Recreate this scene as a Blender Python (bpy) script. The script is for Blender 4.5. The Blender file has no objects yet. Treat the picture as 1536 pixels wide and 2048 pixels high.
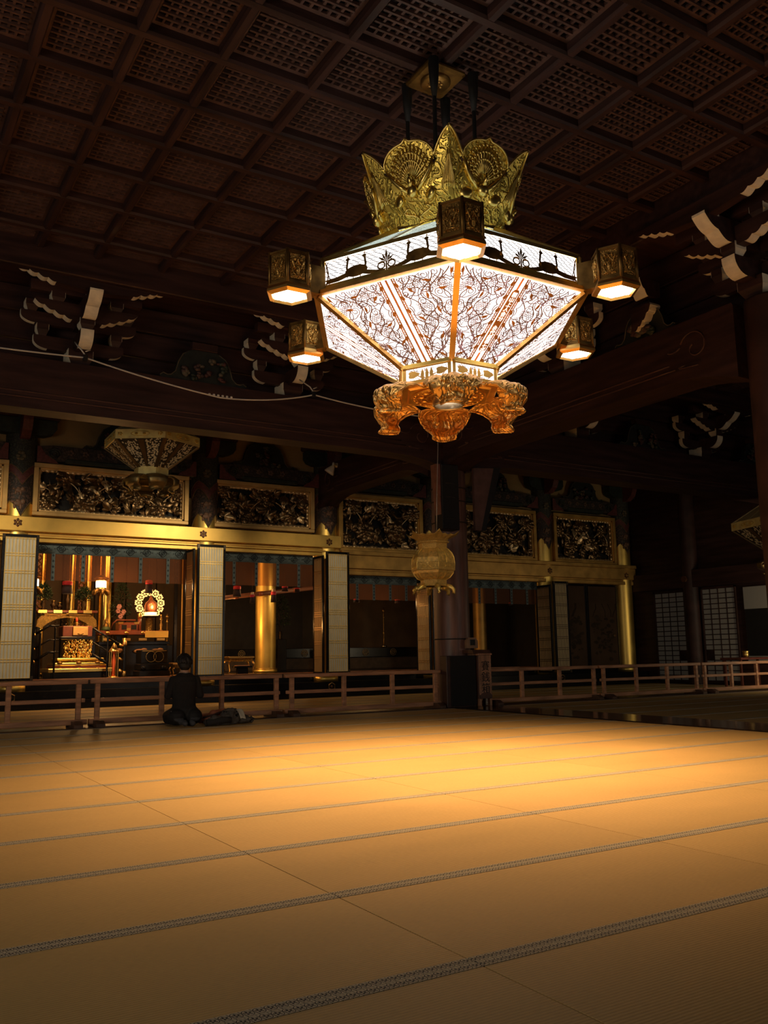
import bpy, math, random
from mathutils import Vector, Matrix, Euler
import numpy as np

PI = math.pi
scene = bpy.context.scene
COL = scene.collection

# ------------------------------------------------------------------ camera
YAW, PITCH, ROLL, EYE = .547466, .158955, -.0153977, .965
cam_d = bpy.data.cameras.new('camera')
cam = bpy.data.objects.new('camera', cam_d)
COL.objects.link(cam)
_f = Vector((math.sin(YAW)*math.cos(PITCH), math.cos(YAW)*math.cos(PITCH), math.sin(PITCH)))
_r = Vector((math.cos(YAW), -math.sin(YAW), 0)); _u = _r.cross(_f)
_r2 = _r*math.cos(ROLL)+_u*math.sin(ROLL); _u2 = _u*math.cos(ROLL)-_r*math.sin(ROLL)
cam.matrix_world = Matrix(((_r2.x, _u2.x, -_f.x, 0), (_r2.y, _u2.y, -_f.y, 0), (_r2.z, _u2.z, -_f.z, EYE), (0, 0, 0, 1)))
cam_d.sensor_fit = 'VERTICAL'; cam_d.sensor_height = 36; cam_d.lens = 1760.74/2048*36
cam_d.clip_start = .05; cam_d.clip_end = 200
scene.camera = cam

# ------------------------------------------------------------------ world, exposure, large lights
scene.view_settings.view_transform = 'Standard'
scene.view_settings.look = 'None'
scene.view_settings.gamma = 1
scene.view_settings.exposure = 0
scene.view_settings.use_curve_mapping = False
world = bpy.data.worlds.new('world'); scene.world = world; world.use_nodes = True
wb = world.node_tree.nodes['Background']
wb.inputs[0].default_value = (1, .8, .62, 1); wb.inputs[1].default_value = .013

def light(name, kind, loc, power, color, target=None, size=.1, spot=None, blend=.5, parent=None, size_y=None):
    d = bpy.data.lights.new(name, kind); d.energy = power; d.color = color
    if kind == 'AREA':
        d.size = size
        if size_y: d.shape = 'RECTANGLE'; d.size_y = size_y
    else: d.shadow_soft_size = size
    if spot: d.spot_size = spot; d.spot_blend = blend
    o = bpy.data.objects.new(name, d); COL.objects.link(o); o.location = loc
    if target is not None:
        o.rotation_euler = (Vector(target)-Vector(loc)).to_track_quat('-Z', 'Y').to_euler()
    if parent: o.parent = parent
    return o

# daylight through the open front doors behind and left of the camera
light('daylight', 'AREA', (-6, 3, 2.2), 190, (1, .86, .68), (4, 12, 2.6), 5, size_y=3)
light('daylight', 'AREA', (13, -3, 2.0), 75, (1, .88, .74), (13, 12, 1.6), 6, size_y=3)
# spotlights fixed behind the great beam, aimed at the sanctuary front
light('sanctuary_spotlight', 'SPOT', (1.0, 14.6, 4.4), 430, (1, .8, .5), (2.4, 18.3, 2.5), .25, 1.12, 1)
light('sanctuary_spotlight', 'SPOT', (6.9, 14.6, 4.4), 380, (1, .8, .5), (5.6, 18.3, 2.5), .25, 1.12, 1)
light('sanctuary_spotlight', 'SPOT', (8.4, 14.6, 4.35), 140, (1, .8, .5), (9.4, 18.3, 2.3), .25, 1.12, 1)
light('sanctuary_spotlight', 'SPOT', (11.3, 14.4, 4.3), 48, (1, .8, .5), (12.8, 18.4, 1.9), .25, 1.25, 1)
light('sanctuary_spotlight', 'SPOT', (15.6, 14.6, 4.3), 16, (1, .8, .5), (16.2, 18.4, 1.4), .25, 1.1, 1)

light('corner_pillar_fill', 'AREA', (18.9, 11.2, 1.6), 34, (1, .8, .5), (18.6, 18.6, 1.6), .5, size_y=1.8)  # added fill for the right corner pillar and doors, no opening here
light('lantern_fill_spot', 'SPOT', (9.1, 8.6, 4.5), 70, (1, .74, .38), (8.5, 12.3, 2.3), .05, .5, 1)  # added spot that brightens the small hanging lantern, no fixture modelled

# ------------------------------------------------------------------ materials
MATS = {}
def mat(name, col, rough=.5, metal=0., var=0., scale=6., bump=0., bscale=40., emit=None, estr=0., stretch=None, spec=.5, alpha=None, col2=None):
    if name in MATS: return MATS[name]
    m = bpy.data.materials.new(name); m.use_nodes = True
    nt = m.node_tree; N = nt.nodes; L = nt.links
    b = N['Principled BSDF']
    b.inputs['Base Color'].default_value = (*col, 1)
    b.inputs['Roughness'].default_value = rough; b.inputs['Metallic'].default_value = metal
    b.inputs['Specular IOR Level'].default_value = spec
    if emit: b.inputs['Emission Color'].default_value = (*emit, 1); b.inputs['Emission Strength'].default_value = estr
    vec = None
    if var or bump:
        tc = N.new('ShaderNodeTexCoord'); mp = N.new('ShaderNodeMapping')
        L.new(tc.outputs['Object'], mp.inputs[0]); vec = mp.outputs[0]
        if stretch: mp.inputs['Scale'].default_value = stretch
    if var:
        n = N.new('ShaderNodeTexNoise'); n.inputs['Scale'].default_value = scale; n.inputs['Detail'].default_value = 5
        L.new(vec, n.inputs['Vector'])
        r = N.new('ShaderNodeMapRange'); r.inputs[1].default_value = .3; r.inputs[2].default_value = .7
        L.new(n.outputs['Fac'], r.inputs[0])
        mx = N.new('ShaderNodeMix'); mx.data_type = 'RGBA'
        c2 = col2 if col2 else tuple(min(1, c*(1+var)) for c in col)
        mx.inputs[6].default_value = (*[c*(1-var) for c in col], 1) if not col2 else (*col, 1)
        mx.inputs[7].default_value = (*c2, 1)
        L.new(r.outputs[0], mx.inputs[0]); L.new(mx.outputs[2], b.inputs['Base Color'])
        if metal: 
            r2 = N.new('ShaderNodeMapRange'); r2.inputs[3].default_value = rough*.75; r2.inputs[4].default_value = min(1, rough*1.3)
            L.new(n.outputs['Fac'], r2.inputs[0]); L.new(r2.outputs[0], b.inputs['Roughness'])
    if bump:
        n2 = N.new('ShaderNodeTexNoise'); n2.inputs['Scale'].default_value = bscale; n2.inputs['Detail'].default_value = 4
        L.new(vec, n2.inputs['Vector'])
        bp = N.new('ShaderNodeBump'); bp.inputs['Strength'].default_value = bump; bp.inputs['Distance'].default_value = .01
        L.new(n2.outputs['Fac'], bp.inputs['Height']); L.new(bp.outputs[0], b.inputs['Normal'])
    if alpha is not None:
        b.inputs['Alpha'].default_value = alpha
    MATS[name] = m
    return m

def relief_mat(name, col, rough, metal, scale, dist, dark=.35, kind='VORONOI', col2=None):
    """embossed metal: a procedural height pattern, hollows take a darker colour"""
    if name in MATS: return MATS[name]
    m = bpy.data.materials.new(name); m.use_nodes = True
    nt = m.node_tree; N = nt.nodes; L = nt.links; b = N['Principled BSDF']
    b.inputs['Roughness'].default_value = rough; b.inputs['Metallic'].default_value = metal
    tc = N.new('ShaderNodeTexCoord')
    n1 = N.new('ShaderNodeTexNoise'); n1.inputs['Scale'].default_value = scale*.5; n1.inputs['Detail'].default_value = 3
    L.new(tc.outputs['Object'], n1.inputs['Vector'])
    va = N.new('ShaderNodeVectorMath'); va.operation = 'MULTIPLY_ADD'
    L.new(n1.outputs['Color'], va.inputs[0]); va.inputs[1].default_value = (.25, .25, .25); L.new(tc.outputs['Object'], va.inputs[2])
    if kind == 'VORONOI':
        v = N.new('ShaderNodeTexVoronoi'); v.feature = 'DISTANCE_TO_EDGE'; v.inputs['Scale'].default_value = scale
        L.new(va.outputs[0], v.inputs['Vector']); h = v.outputs['Distance']
        lo, hi = .02, .25
    else:
        v = N.new('ShaderNodeTexWave'); v.inputs['Scale'].default_value = scale*.4; v.inputs['Distortion'].default_value = 7; v.inputs['Detail'].default_value = 2
        v.inputs['Detail Scale'].default_value = 1.6
        L.new(va.outputs[0], v.inputs['Vector']); h = v.outputs['Fac']
        lo, hi = .1, .8
    r = N.new('ShaderNodeMapRange'); r.inputs[1].default_value = lo; r.inputs[2].default_value = hi; L.new(h, r.inputs[0])
    mx = N.new('ShaderNodeMix'); mx.data_type = 'RGBA'
    mx.inputs[6].default_value = (*(col2 or [c*dark for c in col]), 1); mx.inputs[7].default_value = (*col, 1)
    L.new(r.outputs[0], mx.inputs[0]); L.new(mx.outputs[2], b.inputs['Base Color'])
    bp = N.new('ShaderNodeBump'); bp.inputs['Strength'].default_value = 1; bp.inputs['Distance'].default_value = dist
    L.new(r.outputs[0], bp.inputs['Height']); L.new(bp.outputs[0], b.inputs['Normal'])
    MATS[name] = m
    return m

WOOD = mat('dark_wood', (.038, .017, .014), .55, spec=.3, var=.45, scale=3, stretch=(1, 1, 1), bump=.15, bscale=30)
WOODX = mat('dark_wood_long', (.04, .018, .0155), .5, spec=.3, var=.5, scale=4, stretch=(.25, 2.5, 2.5), bump=.12, bscale=30)
WOODY = mat('dark_wood_deep', (.04, .018, .0155), .5, spec=.3, var=.5, scale=4, stretch=(2.5, .25, 2.5), bump=.12, bscale=30)
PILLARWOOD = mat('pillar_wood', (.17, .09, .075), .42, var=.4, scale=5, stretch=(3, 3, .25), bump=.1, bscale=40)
RAILWOOD = mat('rail_wood', (.46, .225, .12), .5, var=.4, scale=5, stretch=(.5, 3, 3), bump=.1, bscale=40)
WHITE = mat('white_paint', (.8, .72, .56), .8, var=.12, scale=9)
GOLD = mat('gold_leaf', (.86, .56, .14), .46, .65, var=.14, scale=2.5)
GOLDDIM = mat('gold_dimmed', (.6, .355, .1), .48, .6, var=.25, scale=3)  # darker copy of the gold, dim light of the right bays in its colour
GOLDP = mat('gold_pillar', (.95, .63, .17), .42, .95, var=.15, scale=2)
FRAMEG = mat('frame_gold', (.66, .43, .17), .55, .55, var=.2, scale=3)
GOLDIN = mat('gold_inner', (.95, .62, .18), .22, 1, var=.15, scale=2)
BRONZE = mat('vessel_bronze', (.06, .036, .016), .4, .8, var=.3, scale=10)
BRASS = mat('lamp_gold', (.93, .66, .2), .3, 1, var=.12, scale=6)
WARMGOLD = mat('gold_warm_tinted', (.95, .55, .17), .33, 1, var=.15, scale=6)  # gold with the warm lamplight put into its colour
CARVE = mat('carved_gilt', (.2, .125, .06), .34, .85, var=.5, scale=7)
CARVE2 = mat('carved_gilt_lit', (.85, .6, .33), .35, .8, var=.25, scale=7)  # brighter copy of the carving gilt, highlights put into the colour
LACQ = mat('black_lacquer', (.008, .007, .007), .2, var=.3, scale=4, spec=.3)
BLACK = mat('black_matte', (.006, .005, .005), .7, var=.2)
PLASTER = mat('ochre_plaster', (.3, .2, .085), .85, var=.2, scale=2)
PAPERW = mat('door_paper', (.54, .52, .44), .85, var=.05, scale=3)
BARGOLD = mat('door_bar_gold', (.85, .6, .2), .4, .4, var=.1)
CLOTHBLUE = mat('blue_brocade', (.095, .13, .14), .9, var=.25, scale=25)
CLOTHDK = mat('blue_brocade_dark', (.02, .03, .038), .9)
RED = mat('red_cord', (.6, .03, .045), .7, var=.2)
DARKT = mat('tassel_black', (.03, .012, .012), .85)
STONE = mat('dark_floor', (.03, .02, .015), .35, var=.3)

# ------------------------------------------------------------------ mesh building
class M:
    """collects polygons, builds ONE mesh"""
    def __init__(s): s.v = []; s.f = []; s.m = []; s.sm = []
    def add(s, verts, faces, mi=0, smooth=False, T=None):
        o = len(s.v)
        if T is not None: verts = [T @ Vector(p) for p in verts]
        s.v += [tuple(p) for p in verts]
        for f in faces: s.f.append(tuple(i+o for i in f)); s.m.append(mi); s.sm.append(smooth)
        return s
    def box(s, x0, x1, y0, y1, z0, z1, mi=0, T=None):
        v = [(x0, y0, z0), (x1, y0, z0), (x1, y1, z0), (x0, y1, z0), (x0, y0, z1), (x1, y0, z1), (x1, y1, z1), (x0, y1, z1)]
        return s.add(v, [(0, 3, 2, 1), (4, 5, 6, 7), (0, 1, 5, 4), (1, 2, 6, 5), (2, 3, 7, 6), (3, 0, 4, 7)], mi, False, T)
    def cbox(s, x0, x1, y0, y1, z0, z1, c=.01, mi=0, T=None):
        """box with chamfered edges"""
        v = []; 
        for (z, i) in ((z0, c), (z0+c, 0), (z1-c, 0), (z1, c)):
            v += [(x0+c+i, y0+i, z), (x1-c-i, y0+i, z), (x1-i, y0+c+i, z), (x1-i, y1-c-i, z), (x1-c-i, y1-i, z), (x0+c+i, y1-i, z), (x0+i, y1-c-i, z), (x0+i, y0+c+i, z)]
        f = [tuple(range(7, -1, -1)), tuple(range(24, 32))]
        for k in range(3):
            for i in range(8): f.append((k*8+i, k*8+(i+1) % 8, k*8+8+(i+1) % 8, k*8+8+i))
        return s.add(v, f, mi, False, T)
    def prism(s, poly, a, b, axis='Y', mi=0, mside=None, T=None, smooth=False):
        """2-D polygon extruded along an axis; poly in the other two axes (X,Z),(Y,Z) or (X,Y)"""
        n = len(poly)
        def P(p, t): return (p[0], t, p[1]) if axis == 'Y' else (t, p[0], p[1]) if axis == 'X' else (p[0], p[1], t)
        v = [P(p, a) for p in poly]+[P(p, b) for p in poly]
        s.add(v, [tuple(range(n)), tuple(range(2*n-1, n-1, -1))], mi, False, T)
        o = len(s.v)-2*n
        for i in range(n):
            j = (i+1) % n
            s.f.append((o+i, o+i+n, o+j+n, o+j)); s.m.append(mi if mside is None else mside[i]); s.sm.append(smooth)
        return s
    def tube(s, pts, r, n=6, mi=0, T=None, cap=True, smooth=True, closed=False):
        pts = [Vector(p) for p in pts]; k = len(pts)
        rr = r if isinstance(r, (list, tuple)) else [r]*k
        v = []; up = Vector((0, 0, 1))
        for i, p in enumerate(pts):
            if closed: d = pts[(i+1) % k]-pts[i-1]
            else: d = pts[min(i+1, k-1)]-pts[max(i-1, 0)]
            d = d.normalized() if d.length > 1e-9 else Vector((0, 0, 1))
            a = d.cross(up) if abs(d.z) < .95 else d.cross(Vector((1, 0, 0)))
            a.normalize(); b = d.cross(a)
            for q in range(n):
                t = 2*PI*q/n; v.append(p+(a*math.cos(t)+b*math.sin(t))*rr[i])
        f = []
        for i in range(k if closed else k-1):
            i2 = (i+1) % k
            for q in range(n): f.append((i*n+q, i*n+(q+1) % n, i2*n+(q+1) % n, i2*n+q))
        if cap and not closed: f += [tuple(range(n-1, -1, -1)), tuple(range((k-1)*n, k*n))]
        return s.add(v, f, mi, smooth, T)
    def lathe(s, prof, n=24, c=(0, 0, 0), mi=0, T=None, smooth=True, a0=0., cap=True):
        P2 = [prof[0]]                       # keep shading straight on long segments
        for a, b in zip(prof, prof[1:]):
            L = math.hypot(b[0]-a[0], b[1]-a[1])
            if L > .3: P2 += [(a[0]+(b[0]-a[0])*t, a[1]+(b[1]-a[1])*t) for t in (.02/L, 1-.02/L)]
            P2.append(b)
        prof = P2
        v = []; k = len(prof)
        for (r, z) in prof:
            for q in range(n):
                t = a0+2*PI*q/n; v.append((c[0]+r*math.cos(t), c[1]+r*math.sin(t), c[2]+z))
        f = []
        for i in range(k-1):
            for q in range(n): f.append((i*n+q, i*n+(q+1) % n, (i+1)*n+(q+1) % n, (i+1)*n+q))
        if cap: f += [tuple(range(n-1, -1, -1)), tuple(range((k-1)*n, k*n))]
        return s.add(v, f, mi, smooth, T)
    def cyl(s, c, r, z0, z1, n=20, mi=0, T=None, smooth=True):
        return s.lathe([(r, z0), (r, z1)], n, (c[0], c[1], 0), mi, T, smooth)
    def ball(s, c, r, n=10, mi=0, T=None):
        rx, ry, rz = r if isinstance(r, (tuple, list)) else (r, r, r)
        v = []; f = []; k = max(4, n//2+1)
        for i in range(k+1):
            a = -PI/2+PI*i/k
            for q in range(n):
                t = 2*PI*q/n; v.append((c[0]+rx*math.cos(a)*math.cos(t), c[1]+ry*math.cos(a)*math.sin(t), c[2]+rz*math.sin(a)))
        for i in range(k):
            for q in range(n): f.append((i*n+q, i*n+(q+1) % n, (i+1)*n+(q+1) % n, (i+1)*n+q))
        return s.add(v, f, mi, True, T)
    def grid(s, fn, nu, nv, mi=0, smooth=True, T=None, skip=None, thick=0, closed_u=False):
        """surface fn(u,v) with u,v in 0..1, optional thickness along the normal"""
        P = [[Vector(fn(i/nu, j/nv)) for j in range(nv+1)] for i in range(nu+1)]
        F = [(i, j) for i in range(nu) for j in range(nv) if not (skip and skip((i+.5)/nu, (j+.5)/nv))]
        w = nv+1
        if not thick:
            return s.add([P[i][j] for i in range(nu+1) for j in range(w)], [(i*w+j, (i+1)*w+j, (i+1)*w+j+1, i*w+j+1) for i, j in F], mi, smooth, T)
        Nn = []
        for i in range(nu+1):
            for j in range(w):
                du = P[min(i+1, nu)][j]-P[max(i-1, 0)][j]; dv = P[i][min(j+1, nv)]-P[i][max(j-1, 0)]
                c = du.cross(dv); Nn.append(c.normalized() if c.length > 1e-12 else Vector((0, 0, 1)))
        A = [P[i][j] for i in range(nu+1) for j in range(w)]
        B = [a-n*thick for a, n in zip(A, Nn)]; k = len(A)
        fs = []; S = set(F)
        for i, j in F:
            q = (i*w+j, (i+1)*w+j, (i+1)*w+j+1, i*w+j+1)
            fs.append(q); fs.append(tuple(x+k for x in reversed(q)))
            for (di, dj, a, b) in ((0, -1, 0, 1), (1, 0, 1, 2), (0, 1, 2, 3), (-1, 0, 3, 0)):
                if (i+di, j+dj) not in S: fs.append((q[b], q[a], q[a]+k, q[b]+k))
        return s.add(A+B, fs, mi, smooth, T)
    def mesh(s, name):
        me = bpy.data.meshes.new(name); me.from_pydata(s.v, [], s.f); 
        me.polygons.foreach_set('material_index', s.m); me.polygons.foreach_set('use_smooth', s.sm)
        me.update(); return me

STUFF = {'vine_fretwork', 'roof_fretwork', 'panel_fretwork', 'bird_fretwork', 'paper_behind_piercing', 'band_ornament', 'pale_rim', 'foliage', 'openwork', 'lattice', 'scalloped_border', 'painted_trees', 'splice', 'carved_groove', 'iron_nail', 'gilt_studs', 'strip_pattern'}
def link(name, me, mats, parent=None, loc=None, rot=None, scale=None):
    if isinstance(me, M): me = me.mesh(name)
    if mats is not None and not me.materials:
        for m in (mats if isinstance(mats, (list, tuple)) else [mats]): me.materials.append(m)
    o = bpy.data.objects.new(name, me); COL.objects.link(o)
    if name in STUFF: o['kind'] = 'stuff'
    if parent is not None: o.parent = parent
    if loc is not None: o.location = loc
    if rot is not None: o.rotation_euler = rot
    if scale is not None: o.scale = scale if isinstance(scale, (tuple, list)) else (scale,)*3
    return o
def tag(o, label=None, cat=None, group=None, kind=None):
    if label: o['label'] = label
    if cat: o['category'] = cat
    if group: o['group'] = group
    if kind: o['kind'] = kind
    return o
def thing(name, label, cat, loc=(0, 0, 0), rotz=0, group=None):
    o = bpy.data.objects.new(name, None); COL.objects.link(o)
    o.location = loc; o.rotation_euler = (0, 0, rotz); o.empty_display_size = .1
    return tag(o, label, cat, group)
def W(name, m, mats, root):
    """a part given in world coordinates, parented to a root that is only translated"""
    return link(name, m, mats, root, loc=-Vector(root.location))
def dup(o, loc=None, rotz=None, label=None, group=None, parent=None):
    c = o.copy(); COL.objects.link(c)
    if parent is not None: c.parent = parent
    if loc is not None: c.location = loc
    if rotz is not None: c.rotation_euler = (0, 0, rotz)
    if label: c['label'] = label
    if group: c['group'] = group
    for ch in list(o.children): dup(ch, parent=c)
    return c
def arc(cx, cz, r, a0, a1, n): return [(cx+r*math.cos(a0+(a1-a0)*i/n), cz+r*math.sin(a0+(a1-a0)*i/n)) for i in range(n+1)]
def Tm(loc=(0, 0, 0), rot=(0, 0, 0), sc=1):
    s = sc if isinstance(sc, (tuple, list)) else (sc, sc, sc)
    return Matrix.LocRotScale(Vector(loc), Euler(rot), Vector(s))
def text_mesh(body, size, depth=.002):
    c = bpy.data.curves.new('lettering', 'FONT'); c.body = body; c.size = size; c.extrude = depth; c.align_x = 'CENTER'; c.align_y = 'CENTER'; c.space_line = .95
    o = bpy.data.objects.new('lettering', c); COL.objects.link(o)
    dg = bpy.context.evaluated_depsgraph_get(); me = bpy.data.meshes.new_from_object(o.evaluated_get(dg))
    bpy.data.objects.remove(o); bpy.data.curves.remove(c); me.name = 'lettering'
    return me
# ------------------------------------------------------------------ tatami materials
def tatami_mat(name, c1, c2):
    m = bpy.data.materials.new(name); m.use_nodes = True; nt = m.node_tree; N = nt.nodes; L = nt.links; b = N['Principled BSDF']
    geo = N.new('ShaderNodeNewGeometry'); sp = N.new('ShaderNodeSeparateXYZ'); L.new(geo.outputs['Position'], sp.inputs[0])
    n = N.new('ShaderNodeTexNoise'); n.inputs['Scale'].default_value = .9; n.inputs['Detail'].default_value = 3; n.inputs['Roughness'].default_value = .6
    mp = N.new('ShaderNodeMapping'); mp.inputs['Scale'].default_value = (.6, 1.4, 1); L.new(geo.outputs['Position'], mp.inputs[0]); L.new(mp.outputs[0], n.inputs['Vector'])
    r = N.new('ShaderNodeMapRange'); r.inputs[1].default_value = .3; r.inputs[2].default_value = .7; L.new(n.outputs['Fac'], r.inputs[0])
    mx = N.new('ShaderNodeMix'); mx.data_type = 'RGBA'; mx.inputs[6].default_value = (*c1, 1); mx.inputs[7].default_value = (*c2, 1); L.new(r.outputs[0], mx.inputs[0])
    # rush ribs run along X, one every 15 mm
    s = N.new('ShaderNodeMath'); s.operation = 'MULTIPLY'; s.inputs[1].default_value = 2*PI/.0155; L.new(sp.outputs[1], s.inputs[0])
    sn = N.new('ShaderNodeMath'); sn.operation = 'SINE'; L.new(s.outputs[0], sn.inputs[0])
    f = N.new('ShaderNodeTexNoise'); f.inputs['Scale'].default_value = 1; f.inputs['Detail'].default_value = 2
    mp2 = N.new('ShaderNodeMapping'); mp2.inputs['Scale'].default_value = (30, 260, 1); L.new(geo.outputs['Position'], mp2.inputs[0]); L.new(mp2.outputs[0], f.inputs['Vector'])
    k = N.new('ShaderNodeMapRange'); k.inputs[1].default_value = -1; k.inputs[2].default_value = 1; k.inputs[3].default_value = .84; k.inputs[4].default_value = 1.08; L.new(sn.outputs[0], k.inputs[0])
    k2 = N.new('ShaderNodeMapRange'); k2.inputs[1].default_value = .2; k2.inputs[2].default_value = .8; k2.inputs[3].default_value = .82; k2.inputs[4].default_value = 1.12; L.new(f.outputs['Fac'], k2.inputs[0])
    mm = N.new('ShaderNodeMath'); mm.operation = 'MULTIPLY'; L.new(k.outputs[0], mm.inputs[0]); L.new(k2.outputs[0], mm.inputs[1])
    oi = N.new('ShaderNodeObjectInfo'); k3 = N.new('ShaderNodeMapRange'); k3.inputs[3].default_value = .93; k3.inputs[4].default_value = 1.06; L.new(oi.outputs['Random'], k3.inputs[0])
    m3 = N.new('ShaderNodeMath'); m3.operation = 'MULTIPLY'; L.new(mm.outputs[0], m3.inputs[0]); L.new(k3.outputs[0], m3.inputs[1])
    vm = N.new('ShaderNodeVectorMath'); vm.operation = 'SCALE'; L.new(mx.outputs[2], vm.inputs[0]); L.new(m3.outputs[0], vm.inputs[3])
    L.new(vm.outputs[0], b.inputs['Base Color'])
    bp = N.new('ShaderNodeBump'); bp.inputs['Strength'].default_value = .25; bp.inputs['Distance'].default_value = .002; L.new(sn.outputs[0], bp.inputs['Height']); L.new(bp.outputs[0], b.inputs['Normal'])
    b.inputs['Roughness'].default_value = .55; b.inputs['Specular IOR Level'].default_value = .35
    return m
TATAMI = tatami_mat('tatami_rush', (.47, .325, .13), (.56, .375, .15))

def heri_mat():
    m = bpy.data.materials.new('patterned_border'); m.use_nodes = True; nt = m.node_tree; N = nt.nodes; L = nt.links; b = N['Principled BSDF']
    tc = N.new('ShaderNodeTexCoord'); sp = N.new('ShaderNodeSeparateXYZ'); L.new(tc.outputs['Object'], sp.inputs[0])
    def math(op, a, bb=None, c=None):
        n = N.new('ShaderNodeMath'); n.operation = op
        for i, x in enumerate((a, bb, c)):
            if x is None: continue
            if isinstance(x, (int, float)): n.inputs[i].default_value = x
            else: L.new(x, n.inputs[i])
        return n.outputs[0]
    P = .0335
    u = math('MULTIPLY', sp.outputs[0], 1/P); v = math('MULTIPLY', sp.outputs[1], 1/.0425)
    row = math('FLOOR', v); fv = math('FRACT', v)
    fu = math('FRACT', math('ADD', u, math('MULTIPLY', fv, .45)))
    dx = math('SUBTRACT', fu, .5); dy = math('MULTIPLY', math('SUBTRACT', fv, .5), 1.1)
    rr = math('SQRT', math('ADD', math('MULTIPLY', dx, dx), math('MULTIPLY', dy, dy)))
    an = math('ARCTAN2', dy, dx)
    pet = math('ADD', .27, math('MULTIPLY', math('SINE', math('MULTIPLY', an, 5)), .1))
    fl = math('LESS_THAN', rr, pet); core = math('GREATER_THAN', rr, .085)
    fl = math('MULTIPLY', fl, core)
    ring = math('COMPARE', rr, .44, .035)
    ln = math('COMPARE', fu, .03, .045)
    dark = math('MAXIMUM', fl, math('MAXIMUM', ring, ln))
    mx = N.new('ShaderNodeMix'); mx.data_type = 'RGBA'; mx.inputs[6].default_value = (.52, .47, .36, 1); mx.inputs[7].default_value = (.02, .018, .022, 1)
    L.new(dark, mx.inputs[0]); L.new(mx.outputs[2], b.inputs['Base Color']); b.inputs['Roughness'].default_value = .8
    return m
HERI = heri_mat()

# ------------------------------------------------------------------ floor
PITCHY, Y0, SX, SLEN = .94, 2.39, 1.77, 1.84
fl = M().box(-8, 20.4, -6, 18.1, -.12, -.062)
floor = tag(link('floor', fl, STONE), 'tatami floor of the hall', kind='structure')
def tatami(me_cache={}):
    L, Wd, h = SLEN-.005, PITCHY-.003, .042
    m = M(); m.cbox(0, L, 0, Wd, -.06, 0, .0008)
    b1 = M(); b1.box(.0, L, 0, h, -.02, .0022); b2 = M(); b2.box(0, L, Wd-h, Wd, -.02, .0022)
    return m.mesh('tatami_mat'), b1.mesh('cloth_border'), b2.mesh('cloth_border')
TM = tatami()
TM[0].materials.append(TATAMI); TM[1].materials.append(HERI); TM[2].materials.append(HERI)
def lay(x, y):
    o = link('tatami_mat', TM[0], None, floor, (x, y, 0))
    link('cloth_border', TM[1], None, o); link('cloth_border', TM[2], None, o)
for j in range(-4, 11):                 # main hall, rows in depth
    for i in range(-4, 4):
        x = SX+SLEN*i
        if x < -.5-.0*j and j < 1 and x < -3: continue
        lay(x, Y0+PITCHY*j)
for j in range(1, 11):                  # side aisle beyond the black sill
    for i in range(0, 5): lay(10.12+SLEN*i, Y0+PITCHY*j)
for j in range(0, 5):                   # strip behind the railing
    for i in range(-2, 10): lay(SX+SLEN*i, 13.36+PITCHY*j)
# lacquered sill running into the depth, plank under the railing
sill = M(); sill.cbox(9.16, 10.1, -4, 13.3, -.06, .012, .004)
tag(link('trim_1', sill, mat('sill_lacquer', (.02, .012, .01), .13, var=.3, scale=3)), 'black lacquered sill across the floor', kind='structure')
sill = M(); sill.cbox(-5, 9.15, 12.74, 13.34, -.06, .006, .004); sill.cbox(10.11, 19.8, 12.74, 13.34, -.06, .006, .004)
tag(link('trim_2', sill, mat('sill_wood', (.06, .034, .024), .4, var=.4, scale=4)), 'dark wooden sill under the railing', kind='structure')

# ------------------------------------------------------------------ ceiling: coffers of crossing beams over lattice
CZ = 6.6; s_ = .62369
XL = [x*s_ for x in (-4.6, -3.3, -2., -.72, .56, 1.84, 3.11, 4.365, 5.87, 7.41, 8.95, 10.48, 11.83, 13.15)]
YL = [6.475+.853*k for k in range(-5, 7)]; YL[-1] = 11.72
XEND, YEND = 8.66, 12.28
cm = M().box(-8, 20.4, -6, 19.2, 6.98, 7.1)
ceiling = tag(link('ceiling', cm, BLACK), 'dark coffered wooden ceiling', kind='structure')
def coffers(XL, YL, xa, xb, ya, yb):
    hw = .052
    for y in YL:
        m = M(); m.prism([(y-hw, CZ+.2), (y-hw, CZ+.03), (y-hw+.015, CZ), (y+hw-.015, CZ), (y+hw, CZ+.03), (y+hw, CZ+.2)], xa, xb, 'X')
        link('ceiling_beam', m, WOODX, ceiling)
    for x in XL:
        m = M(); m.prism([(x-hw, CZ+.2), (x-hw, CZ+.034), (x-hw+.02, CZ+.004), (x+hw-.02, CZ+.004), (x+hw, CZ+.034), (x+hw, CZ+.2)], ya, yb, 'Y')
        link('ceiling_beam', m, WOODY, ceiling)
    lat = M(); n = 8                                     # lattice of a unit coffer
    lat.box(-.5, .5, -.5, -.44, -.02, .02); lat.box(-.5, .5, .44, .5, -.02, .02); lat.box(-.5, -.44, -.44, .44, -.02, .02); lat.box(.44, .5, -.44, .44, -.02, .02)
    for i in range(1, n):
        t = -.44+.88*i/n
        lat.box(-.44, .44, t-.0155, t+.0155, -.035, 0); lat.box(t-.0155, t+.0155, -.44, .44, -.02, .015)
    me = lat.mesh('lattice_panel'); me.materials.append(mat('lattice_wood', (.085, .04, .031), .6, var=.4, scale=5))
    xs = [xa]+XL+[xb]; ys = [ya]+YL+[yb]
    for a, b in zip(xs, xs[1:]):
        for c, d in zip(ys, ys[1:]):
            if b-a < .25 or d-c < .25: continue
            link('lattice_panel', me, None, ceiling, ((a+b)/2, (c+d)/2, CZ+.13), None, (b-a-.11, d-c-.11, 1))
coffers(XL, YL, -3.2, XEND, YL[0]-.42, YEND)
coffers([10.9+.86*k for k in range(9)], [6.2+.86*k for k in range(8)], 10.5, 18.7, 5.8, YEND)

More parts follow.
